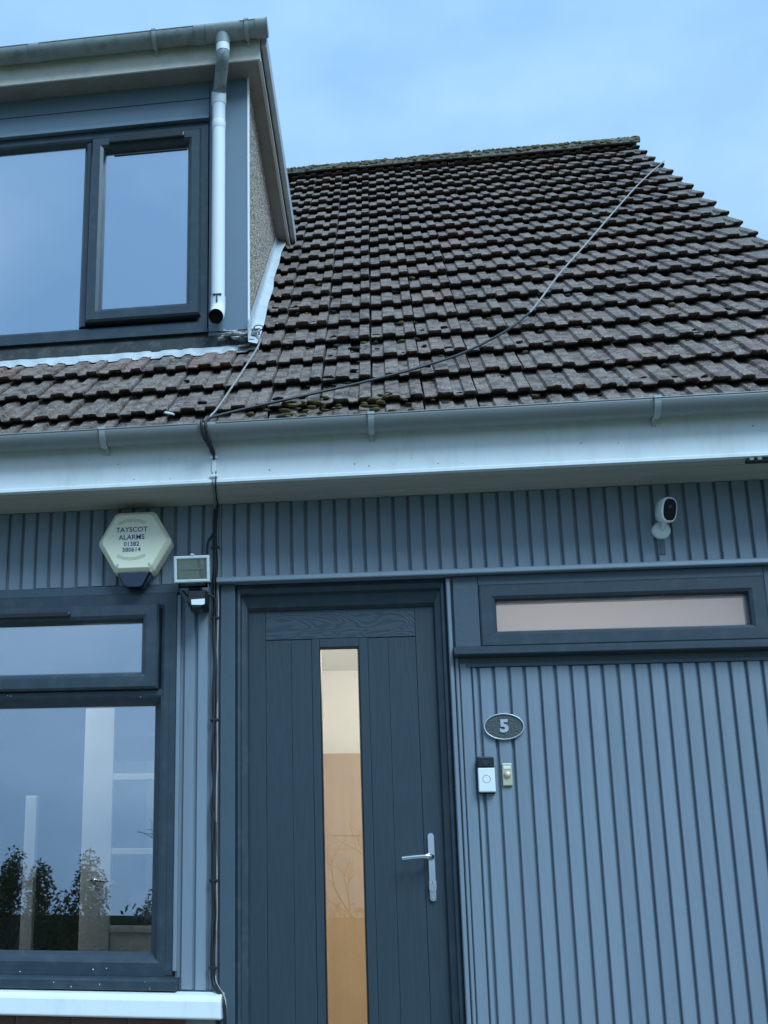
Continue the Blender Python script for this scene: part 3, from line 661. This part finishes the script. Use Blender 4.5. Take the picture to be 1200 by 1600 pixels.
# handle
def capsule(cx, z0, z1, hw, n=10):
    pts = [(cx + hw * math.cos(math.pi * k / n), z1 - hw + hw * math.sin(math.pi * k / n)) for k in range(n + 1)]
    return pts + [(cx + hw * math.cos(math.pi + math.pi * k / n), z0 + hw + hw * math.sin(math.pi + math.pi * k / n)) for k in range(n + 1)]
HX = .133
hd = part('handle', MB().prism(capsule(HX, 1.478, 1.738, .0118), 'y', .0535, .0644, sm=True), 'chrome', fd, label='polished chrome lever handle', bevel=.003)
part('lever', MB().tube(smooth_path([(HX, .058, 1.645), (HX, .020, 1.646), (HX - .010, .006, 1.646), (HX - .03, .001, 1.645), (HX - .07, .002, 1.642), (.026, .004, 1.638), (.018, .004, 1.637)], 4), [.010] * 12 + [.0085] * 9 + [.0088] * 3 + [.003], 12), 'chrome', hd)
part('lever_collar', MB().tube([(HX, .060, 1.645), (HX, .046, 1.645)], [.0155, .0125], 16), 'chrome', hd)
part('lock_guard', MB().prism(capsule(HX, 1.512, 1.564, .0138), 'y', .045, .0534, sm=True), 'chrome', hd, bevel=.002)
part('lock_cylinder', MB().tube([(HX, .046, 1.548), (HX, .040, 1.548)], .0075, 14), 'pewter', hd)
part('keyhole', MB().box(HX - .0012, HX + .0012, .0392, .0402, 1.543, 1.553), 'black_matte', hd)
part('screw', MB().tube([(HX, .0535, 1.492), (HX, .0515, 1.492)], .004, 10), 'pewter', hd)
part('doorstep', MB().box(-.78, .34, -.42, .0, .05, .56), 'step_concrete', house, bevel=.01)

# ------------------------------------------------------------------ rooms behind the glass
hl = MB(); hl.add([(-.68, .13, .60), (1.9, .13, .60), (1.9, 3.2, .60), (-.68, 3.2, .60), (-.68, .13, 3.08), (1.9, .13, 3.08), (1.9, 3.2, 3.08), (-.68, 3.2, 3.08)], [(0, 1, 2, 3), (7, 6, 5, 4), (1, 2, 6, 5), (2, 3, 7, 6), (3, 0, 4, 7)])
part('hall', hl, 'hall_wall', house, fix=False)
idr = empty('inner_door', (0, 3.1, .60), 'tan wooden inner door seen through the door glass', 'door')
part('leaf', MB().box(-.62, .50, 3.06, 3.10, .60, 2.505), 'hall_wood', idr)
part('panel_bead', MB().box(-.60, .48, 3.055, 3.061, 1.985, 1.995), 'hall_wood', idr)
lp = empty('ceiling_lamp', (.55, 1.4, 3.08), 'lit round ceiling lamp in the hall behind the front door', 'lamp')
part('shade', MB().loft([[(.55 + r * math.cos(2 * math.pi * k / 20), 1.4 + r * math.sin(2 * math.pi * k / 20), z) for k in range(20)] for r, z in ((.10, 3.078), (.15, 3.05), (.14, 3.01), (.08, 2.985), (.02, 2.98))]), 'bulb_glow', lp)
pl = bpy.data.lights.new('hall_light', 'POINT'); pl.energy = 50; pl.color = (1, .94, .86); pl.shadow_soft_size = .12
plo = bpy.data.objects.new('hall_light', pl); COL.objects.link(plo); plo.parent = lp; plo.location = (0, 0, -.25)
rm = MB(); rm.add([(-3.4, .26, .60), (-.72, .26, .60), (-.72, 4.4, .60), (-3.4, 4.4, .60), (-3.4, .26, 3.08), (-.72, .26, 3.08), (-.72, 4.4, 3.08), (-3.4, 4.4, 3.08)], [(0, 1, 2, 3), (7, 6, 5, 4), (1, 2, 6, 5), (2, 3, 7, 6), (3, 0, 4, 7)])
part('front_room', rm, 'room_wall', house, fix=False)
lp2 = empty('added_room_lamp', (-2.3, .95, 3.08), 'added unseen ceiling lamp brightening the front room behind the window', 'lamp')  # unseen lamp, added to brighten the white interior door
part('shade', MB().loft([[(-2.3 + r * math.cos(2 * math.pi * k / 20), .95 + r * math.sin(2 * math.pi * k / 20), z) for k in range(20)] for r, z in ((.10, 3.078), (.15, 3.05), (.14, 3.01), (.08, 2.985), (.02, 2.98))]), 'bulb_glow', lp2)
pl2 = bpy.data.lights.new('added_room_light', 'POINT'); pl2.energy = 34; pl2.color = (.95, 1, .92); pl2.shadow_soft_size = .12
plo2 = bpy.data.objects.new('added_room_light', pl2); COL.objects.link(plo2); plo2.parent = lp2; plo2.location = (.1, -.55, -.30)  # added light, moved forward of its lamp to reach the glazed door's front
gd = empty('glazed_room_door', (-1.1, .80, .60), 'white glazed interior door seen through the front window', 'door')
GDX = [v for v in (-1.462, -1.316, -.86, -.74)]
def gz(z): return z
part('stile', MB().box(GDX[0], GDX[1], .80, .84, .60, 2.55), 'white_gloss', gd, bevel=.004)
part('stile', MB().box(GDX[2], GDX[3], .80, .84, .60, 2.55), 'white_gloss', gd, bevel=.004)
part('bottom_panel', MB().box(GDX[1], GDX[2], .808, .84, .60, gz(1.385)), 'white_gloss', gd, bevel=.004)
part('lower_rail', MB().box(GDX[1], GDX[2], .800, .83, gz(1.355), gz(1.388)), 'white_gloss', gd, bevel=.004)
part('top_rail', MB().box(GDX[1], GDX[2], .80, .84, gz(2.42), 2.55), 'white_gloss', gd, bevel=.004)
for z in (2.07, 1.722): part('glazing_bar', MB().box(GDX[1], GDX[2], .80, .84, gz(z) - .015, gz(z) + .015), 'white_gloss', gd, bevel=.003)
part('glass', MB().box(GDX[1], GDX[2], .818, .822, gz(1.388), gz(2.42)), 'small_glass', gd)
part('handle', MB().tube([(-1.40, .80, 1.585), (-1.40, .765, 1.587), (-1.38, .755, 1.587), (-1.285, .757, 1.580)], .008, 8), 'chrome', gd)
pst = empty('room_post', (-1.62, .62, .60), 'pale upright post standing inside the front room', 'post')  # plain pale post, no lamp on it
part('post', MB().box(-1.683, -1.628, .60, .64, .60, 1.96), 'white_gloss', pst, bevel=.004)
part('foot', MB().box(-1.75, -1.56, .52, .72, .60, .63), 'white_gloss', pst, bevel=.004)

# ------------------------------------------------------------------ alarm box
AX, AZ = -1.052, 2.946
al = empty('alarm_box', (AX, 0, AZ), 'cream hexagonal burglar alarm box with blue lettering above the window', 'alarm box')
hexo = [(-.0855, .136), (.0855, .136), (.1615, .0), (.0835, -.136), (-.0835, -.136), (-.1615, .0)]
def hx(s, y, f=1.): return [(AX + a * s, y, AZ + b * s * f) for a, b in hexo]
def sub_hex(s, y):
    P = hx(s, y); outp = []
    for i in range(6):
        a, b = Vector(P[i]), Vector(P[(i + 1) % 6]); l = (b - a).length; t = .010 / l
        outp += [a.lerp(b, t), a.lerp(b, 1 - t)]
    return outp
part('cover', MB().loft([sub_hex(.97, -.001), sub_hex(1., -.012), sub_hex(1., -.066), sub_hex(.985, -.074), sub_hex(.88, -.092), sub_hex(.86, -.094)], True, False), 'cream_plastic', al)
part('strobe_lens', MB().loft([[(AX + a, y, AZ + z) for a, z in ((-.072 * k, -.1365), (.072 * k, -.1365), (.042 * k, -.190), (.028 * k, -.197), (-.028 * k, -.197), (-.042 * k, -.190))] for k, y in ((.9, -.002), (1, -.012), (1, -.070), (.9, -.082))], True, False), 'lens_blue', al)
for s in (-1, 1): part('screw', MB().tube([(AX + s * .068, -.092, AZ - .105), (AX + s * .068, -.0955, AZ - .105)], .006, 12), 'pewter', al)
for txt, sz, dz, bx in (('TAYSCOT', .030, .050, 1.02), ('ALARMS', .030, .016, 1.02), ('01382', .027, -.014, 1.0), ('380614', .027, -.039, 1.0)):
    put_text('lettering', txt, sz, (AX - .010, -.0945, AZ + dz), 'ink_blue', al, .0003, sx=bx)
for s, dz in ((1, .088), (-1, -.074)):
    a = MB()
    for j in range(3):
        r = .115 + j * .005
        a.tube([(AX - .010 + r * math.sin(R(t)), -.0943, AZ + dz + s * (r * math.cos(R(t)) - .115)) for t in range(-30, 31, 6)], .0009, 5)
    part('arc_print', a, 'ink_grey', al)

# ------------------------------------------------------------------ floodlight with motion sensor
FX, FYL, FZ = -.795, -.14, 2.797
fll = empty('floodlight', (FX, 0, FZ), 'halogen floodlight with pale metal rim and black motion sensor beneath', 'floodlight')
tl = .16
def tiltp(p):       # the lamp head leans forward
    x, y, z = p; y -= FYL; z -= FZ
    return (x, FYL + y * math.cos(tl) - z * math.sin(tl), FZ + y * math.sin(tl) + z * math.cos(tl))
def tiltmb(m): m.v = [tiltp(p) for p in m.v]; return m
part('housing', tiltmb(MB().loft([[(FX + a * .045, FYL + .085, FZ + b * .03) for a, b in ((-1, -1), (1, -1), (1, 1), (-1, 1))], [(FX + a * .066, FYL + .05, FZ + b * .050) for a, b in ((-1, -1), (1, -1), (1, 1), (-1, 1))], [(FX + a * .072, FYL + .008, FZ + b * .053) for a, b in ((-1, -1), (1, -1), (1, 1), (-1, 1))]], True, False)), 'alu_frame', fll, bevel=.004)
part('rim', tiltmb(MB().ring_frame(FX - .0745, FX + .0745, FZ - .0555, FZ + .0555, [(0, FYL + .008), (0, FYL - .006), (.003, FYL - .009), (.010, FYL - .009), (.013, FYL - .005), (.013, FYL + .008)])), 'alu_frame', fll)
part('reflector', tiltmb(MB().loft([[(FX + a * k, FYL + y, FZ + b * k * .72) for a, b in ((-1, -1), (1, -1), (1, 1), (-1, 1))] for k, y in ((.061, .003), (.035, .0075))], True, False)), 'lamp_reflector', fll)
part('lamp_tube', tiltmb(MB().tube([(FX - .045, FYL - .0005, FZ), (FX + .045, FYL - .0005, FZ)], .0045, 8)), 'white_plastic', fll)
part('glass', tiltmb(MB().box(FX - .0613, FX + .0613, FYL - .0055, FYL - .0035, FZ - .0423, FZ + .0423)), 'lamp_glass', fll)
part('latch', tiltmb(MB().box(FX - .004, FX + .010, FYL - .010, FYL + .02, FZ + .056, FZ + .064)), 'alu_frame', fll, bevel=.002)
part('bracket', MB().box(FX - .02, FX + .03, -.10, .0, FZ - .075, FZ - .058).box(FX - .055, FX + .060, -.125, -.09, FZ - .066, FZ - .058).box(FX - .055, FX - .05, -.125, -.09, FZ - .066, FZ - .02).box(FX + .055, FX + .06, -.125, -.09, FZ - .066, FZ - .02), 'black_plastic', fll)
part('back_box', MB().box(FX - .02, FX + .055, -.055, .0, FZ - .15, FZ - .065), 'black_plastic', fll, bevel=.006)
part('sensor', MB().loft([[(FX + .022 + a * k, FYL + y, FZ - .125 + b * k) for a, b in ((-1, .9), (1, .9), (1.0, -.5), (.5, -1.15), (-.5, -1.15), (-1, -.5))] for k, y in ((.030, .085), (.039, .07), (.040, .01), (.034, -.004))], True, False), 'black_plastic', fll, bevel=.003)
part('sensor_window', MB().loft([[(FX + .026 + a, FYL + y, FZ - .142 + b) for a, b in ((-.026, .010), (.030, .012), (.030, -.010), (.018, -.014), (-.024, -.012))] for y in (-.003, -.009)], True, False), 'white_plastic', fll, bevel=.002)
part('lead_in', MB().tube(smooth_path([(FX + .05, -.05, FZ - .08), (FX + .082, -.04, FZ - .10), (FX + .078, -.03, FZ - .15), (FX + .07, -.012, FZ - .17)]), .0045, 6).tube(smooth_path([(FX - .045, -.09, FZ - .075), (FX - .02, -.06, FZ - .10), (FX + .01, -.05, FZ - .09)]), .004, 6), 'cable_black', fll)

# ------------------------------------------------------------------ security camera
sc_ = empty('security_camera', (1.089, 0, 2.927), 'small white security camera with black face on cladding', 'camera')
part('base', MB().loft([[(1.089 + r * math.cos(2 * math.pi * k / 24), y, 2.927 + r * math.sin(2 * math.pi * k / 24)) for k in range(24)] for r, y in ((.036, .0), (.036, -.008), (.030, -.015), (.012, -.020))]), 'white_plastic', sc_)
part('arm', MB().tube([(1.089, -.015, 2.927), (1.089, -.045, 2.930), (1.093, -.065, 2.950)], [.009, .008, .010], 10), 'white_plastic', sc_)
CB = Vector((1.098, -.085, 2.984)); ca = Vector((.30, -1, -.22)).normalized(); cu = (Vector((.10, -.12, 1)) - ca * Vector((.10, -.12, 1)).dot(ca)).normalized(); cr_ = cu.cross(ca)
def oval(t, a, b, n=28): return [CB + ca * t + cr_ * (a * math.copysign(abs(math.cos(q)) ** .75, math.cos(q))) + cu * (b * math.copysign(abs(math.sin(q)) ** .75, math.sin(q))) for q in (2 * math.pi * k / n for k in range(n))]
part('body', MB().loft([oval(-.045, .018, .030), oval(-.038, .027, .042), oval(-.015, .032, .0495), oval(.018, .033, .0515), oval(.026, .031, .049), oval(.028, .0285, .0465)]), 'white_plastic', sc_)
part('face', MB().loft([oval(.0282, .0268, .0440), oval(.0300, .0258, .0430)]), 'camera_face', sc_)
part('lens', MB().loft([[CB + ca * t + cu * .012 + (cr_ * math.cos(2 * math.pi * k / 16) + cu * math.sin(2 * math.pi * k / 16)) * r for k in range(16)] for t, r in ((.030, .0085), (.0315, .0075))]), 'lens_blue', sc_)
part('mount_plate', MB().box(1.078, 1.098, -.005, -.002, 2.828, 2.905), 'casing_paint', sc_)

# ------------------------------------------------------------------ number plaque, doorbell, bell push
nx, nz_ = .431, 2.144
np_ = empty('number_plaque', (nx, 0, nz_), 'oval dark plaque with pale rim and raised number 5', 'house number')
def ell(a, b, y, n=40): return [(nx + a * math.cos(2 * math.pi * k / n), y, nz_ + b * math.sin(2 * math.pi * k / n)) for k in range(n)]
part('plate', MB().loft([ell(.074, .049, -.0008), ell(.074, .049, -.008)]), 'plaque_dark', np_)
part('rim', MB().loft([ell(.078, .0525, -.001), ell(.0785, .053, -.010), ell(.0765, .051, -.013), ell(.0735, .0482, -.012), ell(.0725, .0472, -.0082)], cap=False), 'pewter', np_)
put_text('digit', '5', .068, (nx + .001, -.0085, nz_), 'pewter', np_, .0030, .0028, sx=1.05)
db = empty('video_doorbell', (.353, 0, 1.955), 'white and black video doorbell left of the bell push', 'doorbell')
part('back_plate', MB().box(.321, .385, -.010, -.001, 1.882, 2.026), 'black_plastic', db, bevel=.004)
part('camera_housing', MB().box(.322, .384, -.032, -.010, 1.982, 2.025), 'black_plastic', db, bevel=.005)
part('lens', MB().tube([(.353, -.0322, 2.000), (.353, -.0345, 2.000)], [.014, .011], 20), 'lens_blue', db)
part('faceplate', MB().box(.321, .385, -.030, -.010, 1.887, 1.981), 'white_plastic', db, bevel=.004)
part('button_ring', MB().tube([(.353 + .0145 * math.cos(2 * math.pi * k / 28), -.0302, 1.938 + .0145 * math.sin(2 * math.pi * k / 28)) for k in range(29)], .0013, 6), 'pewter', db)
bp_ = empty('bell_push', (.433, 0, 1.957), 'small brass coloured bell push right of the video doorbell', 'bell push')
part('plate', MB().box(.4145, .4515, -.012, -.001, 1.913, 2.000), 'brass_cream', bp_, bevel=.003)
part('button', MB().loft([[(.433 + r * math.cos(2 * math.pi * k / 20), y, 1.955 + r * math.sin(2 * math.pi * k / 20)) for k in range(20)] for r, y in ((.0135, -.012), (.0135, -.016), (.010, -.020), (.004, -.0215))]), 'brass_cream', bp_)
part('label_slot', MB().box(.420, .446, -.0135, -.012, 1.978, 1.990), 'white_plastic', bp_)

# fitting under the soffit at the right edge
sf = empty('soffit_fitting', (1.5, -.25, 3.128), 'black fitting with white tips under the soffit at the right edge', 'fitting')
part('bar', MB().box(1.366, 1.75, -.262, -.238, 3.104, 3.1185), 'black_plastic', sf, bevel=.004)
for x in (1.378, 1.407): part('tip', MB().box(x, x + .016, -.268, -.25, 3.1115, 3.1265), 'white_plastic', sf, bevel=.003)
for x in (1.394, 1.425, 1.47): part('stem', MB().box(x, x + .012, -.258, -.242, 3.118, 3.1275), 'black_plastic', sf)

# ------------------------------------------------------------------ cables
def cable(name, pts, r, mat, label, n=7, sub=6, extra=None):
    root = empty(name, pts[0], label, 'cable')
    part('sheath', MB().tube(smooth_path(pts, sub), r, n), mat, root)
    return root
up_pts = [(2.140, 3.55, 6.98), (1.80, 2.88, 6.38), (1.487, 2.245, 5.785), (1.20, 1.66, 5.23), (.955, 1.135, 4.752), (.80, .81, 4.43), (.72, .62, 4.262)]
lo_pts = [(.72, .62, 4.262), (.614, .45, 4.105), (.47, .285, 3.95), (.295, .13, 3.807), (.013, -.016, 3.668), (-.309, -.157, 3.540), (-.50, -.235, 3.470), (-.672, -.310, 3.400), (-.700, -.372, 3.356), (-.703, -.392, 3.330), (-.700, -.380, 3.290), (-.694, -.335, 3.272), (-.688, -.286, 3.258), (-.684, -.279, 3.22)]
rc = empty('roof_cable', up_pts[0], 'long sagging cable running from the verge down across the tiles to gutter', 'cable')
part('pale_length', MB().tube(smooth_path(up_pts, 6), .0048, 7), 'cable_grey', rc, label='pale upper length of the cable')
part('dark_length', MB().tube(smooth_path(lo_pts, 6), .0060, 7), 'cable_black', rc, label='black lower length of the cable')
cable('corner_cable', [(-.585, .60, 4.26), (-.592, .55, 4.21), (-.576, .477, 4.118), (-.62, .17, 3.83), (-.661, -.135, 3.560), (-.685, -.24, 3.455), (-.697, -.30, 3.405), (-.702, -.335, 3.352), (-.703, -.34, 3.315)], .0045, 'cable_grey', 'thin pale cable from the dormer corner down to the gutter')
gl_ = empty('gutter_cable_loop', (-.715, -.33, 3.34), 'black cable looped tightly round the gutter beside the pale cable', 'cable')
part('loop', MB().tube(smooth_path([(-.716, -.30, 3.352), (-.719, -.345, 3.356), (-.721, -.384, 3.352), (-.721, -.3925, 3.33), (-.716, -.380, 3.290), (-.706, -.345, 3.270), (-.698, -.30, 3.262), (-.694, -.280, 3.25)], 6), .0058, 7), 'cable_black', gl_)
lw_ = MB().tube([(-.590 + .022 * math.cos(t), .585 - .010 * math.sin(t), 4.262 + .010 * math.sin(t)) for t in (2 * math.pi * k / 20 for k in range(21))], .003, 6)
lo_ = empty('wire_loop', (-.59, .585, 4.26), 'small loop of black wire at the dormer flashing corner', 'wire'); part('loop', lw_, 'cable_black', lo_)
# fascia drop, clipped
fc = empty('fascia_cable', (-.69, -.28, 3.24), 'pair of cables clipped down the white fascia', 'cable')
for dx in (-.006, .006): part('sheath', MB().tube(smooth_path([(-.690 + dx, -.282, 3.262), (-.687 + dx, -.2745, 3.23), (-.684 + dx, -.2745, 3.18), (-.682 + dx, -.2835, 3.135), (-.683 + dx, -.281, 3.118), (-.690 + dx, -.24, 3.121), (-.703 + dx, -.12, 3.121), (-.712 + dx, -.022, 3.118), (-.715 + dx, -.006, 3.09)]), .0028, 6), 'cable_black' if dx > 0 else 'cable_grey', fc)
part('cover_strip', MB().box(-.694, -.676, -.2785, -.2695, 3.155, 3.228), 'white_plastic', fc, bevel=.002)
for z, y in ((3.232, -.276), (3.150, -.277)): part('clip', MB().box(-.702, -.668, y - .006, y + .004, z - .006, z + .006), 'white_plastic', fc, bevel=.002)
# bundle down the wall
wb = empty('wall_cable_bundle', (-.715, -.01, 1.1), 'black cable bundle running down beside the door casing', 'cable')
for j, (dx, r, mt) in enumerate(((-.004, .0060, 'cable_black'), (.006, .0055, 'cable_black'), (.000, .0045, 'cable_black'), (.012, .0035, 'cable_grey'))):
    rr = random.Random(j); pts = []
    for k in range(24):
        z = 3.10 - k * .0835
        pts.append((-.7165 + dx * (1.0 if j != 2 else math.sin(k * .9)) + rr.gauss(0, .0022), -.010 - (.006 if j == 2 else 0) - abs(rr.gauss(0, .002)), z))
    pts += [(-.700 + dx, -.035, 1.145), (-.682 + dx, -.060, 1.125), (-.664 + dx * .5, -.07, 1.08), (-.664, -.05, .95), (-.668, -.03, .7)]
    part('strand', MB().tube(smooth_path(pts, 4), r, 6), mt, wb)
for z in (2.93, 2.62, 2.19, 1.55, 1.22): part('cable_clip', MB().box(-.734, -.698, -.020, -.001, z - .005, z + .005), 'black_plastic', wb, bevel=.002)
cable('floodlight_cable', [(-.752, -.012, 2.845), (-.752, -.010, 2.90), (-.748, -.010, 2.955), (-.730, -.010, 2.985), (-.720, -.010, 3.01)], .0042, 'cable_black', 'short thin cable curving up from the floodlight')

# ------------------------------------------------------------------ moss, mould and litter on the roof
ms = MB(); md = MB(); mr_ = MB()
for i in range(46):
    x = random.choice((random.gauss(-.28, .10), random.gauss(.0, .09), random.gauss(-.42, .06))); s = abs(random.gauss(.14, .07)) + .03
    ms.blob(roof_pt(x, s, random.uniform(.0, .012)), random.uniform(.006, .016), .5, 1, (1.6, 1.2, .5))
for i in range(90):
    k = random.randrange(0, 8); x = random.uniform(-.6, 1.9); s = S0 + GAUGE * k + random.gauss(-.012, .012)
    (ms if random.random() < .35 else md).blob(roof_pt(x, s, -.028), random.uniform(.006, .016), .4, 1, (1.4, 1, .7))
for i in range(45):
    k = random.choice((0, 0, 1, 1, 1, 2, 2, 3, 4, 5)); c = random.randrange(-4, 9); u = random.choice((.03, .142))
    x = X0 + TW * c + u; md.blob(roof_pt(x, S0 + GAUGE * k + random.uniform(.03, .16), -.012), random.uniform(.010, .022), .6, 1, (1.3, 1, .3))
for i in range(800):
    x = random.uniform(-1.2, 2.12); a = random.uniform(-80, 10)
    mr_.blob((x, ry + .02 + .102 * math.sin(R(a)), rz - .030 + .092 * math.cos(R(a))), random.uniform(.006, .019), .5, 1, (1.4, 1, .6))
part('moss', ms, 'moss', roof, kind='stuff'); part('mould_pads', md, 'mould', roof, kind='stuff'); part('ridge_moss', mr_, 'moss_ridge', roof, kind='stuff')
lt = MB().box(-.018, .018, -.006, .006, -.003, .003)
for (x, s, rzz) in ((-.88, .128, .6),):
    r0 = empty('shell_fragment', roof_pt(x, s, .03), 'white flake lying on the tiles just above the gutter', 'debris'); r0.rotation_euler = (R(35), 0, rzz)
    ORIG[r0.name] = (0, 0, 0); part('flake', MB().prism([(-.026, -.008), (-.004, -.013), (.024, -.006), (.020, .009), (-.010, .011)], 'z', -.003, .003), 'shell_white', r0)

# ------------------------------------------------------------------ garden behind the viewer (seen only in the glass)
def leaves(mb, c, rad, n, size, rnd):
    for _ in range(n):
        d = Vector((rnd.gauss(0, 1), rnd.gauss(0, 1), rnd.gauss(0, 1))).normalized() * rnd.random() ** .4
        p = Vector(c) + Vector((d.x * rad[0], d.y * rad[1], d.z * rad[2]))
        u = Vector((rnd.gauss(0, 1), rnd.gauss(0, 1), rnd.gauss(0, 1))).normalized(); v = u.orthogonal().normalized(); s = size * rnd.uniform(.6, 1.4)
        mb.add([p - u * s, p + v * s * .5, p + u * s, p - v * s * .5], [(0, 1, 2, 3)])
rg = random.Random(3)
hdg = empty('garden_hedge', (-2, -15, 0), 'dark clipped hedge mirrored low in the front window', 'hedge')
m = MB()
for i in range(46): leaves(m, (-11 + i * .42, -15 + rg.uniform(-.2, .2), .98 + rg.uniform(-.08, .12)), (.45, .5, 1.02), 260, .07, rg)
part('foliage', m, 'leaf_dark', hdg, fix=False); part('stems', MB().box(-11, 8, -15.25, -14.75, 0, 1.75), 'leaf_dark', hdg)
for i, (x, y, h, lab) in enumerate(((-6.4, -13.6, 3.0, 'tall spiky shrub mirrored at the left of the front window'), (-4.3, -13.2, 2.5, 'rounded shrub mirrored by the glazed door in the window'), (-5.5, -12.6, 2.6, 'loose shrub mirrored between the taller shrubs in the window'), (-1.6, -13.0, 2.3, 'shrub mirrored low in the door glass'))):
    sh = empty('shrub', (x, y, 0), lab, 'shrub', 'shrubs in the front garden'); m = MB(); st = MB()
    for k in range(9):
        tip = Vector((x + rg.gauss(0, .38), y + rg.gauss(0, .3), h * rg.uniform(.6, 1.05))); st.tube([(x, y, 0), ((x + tip.x) / 2 + rg.gauss(0, .05), y, tip.z * .5), tip], [.02, .014, .005], 5)
        leaves(m, tip - Vector((0, 0, .35)), (.20, .2, .45), 420, .032, rg)
    part('crown', m, 'leaf_mid', sh, fix=False); part('trunk', st, 'bark', sh)
def bare_tree(x, y, h, lab, seed):
    rt_ = empty('bare_tree', (x, y, 0), lab, 'tree', 'bare trees in the front garden'); tr = MB(); br = MB(); r2 = random.Random(seed)
    def grow(p, d, ln, r, lv):
        q = p + d * ln; (tr if lv == 0 else br).tube([p, p.lerp(q, .5) + Vector((r2.gauss(0, .04), r2.gauss(0, .04), 0)) * ln, q], [r, r * .82, r * .66], 5 if lv else 8, cap=False)
        if lv >= 5: return
        for _ in range(3 if lv < 4 else 2):
            nd = (d + Vector((r2.gauss(0, .55), r2.gauss(0, .55), r2.gauss(.12, .3)))).normalized(); grow(q, nd, ln * r2.uniform(.6, .82), r * .6, lv + 1)
    grow(Vector((x, y, 0)), Vector((.03, 0, 1)), h * .28, h * .018, 0)
    part('trunk', tr, 'bark', rt_); part('crown', br, 'bark', rt_, fix=False)
bare_tree(-5.2, -30, 6.0, 'bare branching tree mirrored at the right of the front window', 4)
bare_tree(-.6, -26, 5.5, 'bare branching tree mirrored in the door glass', 9)
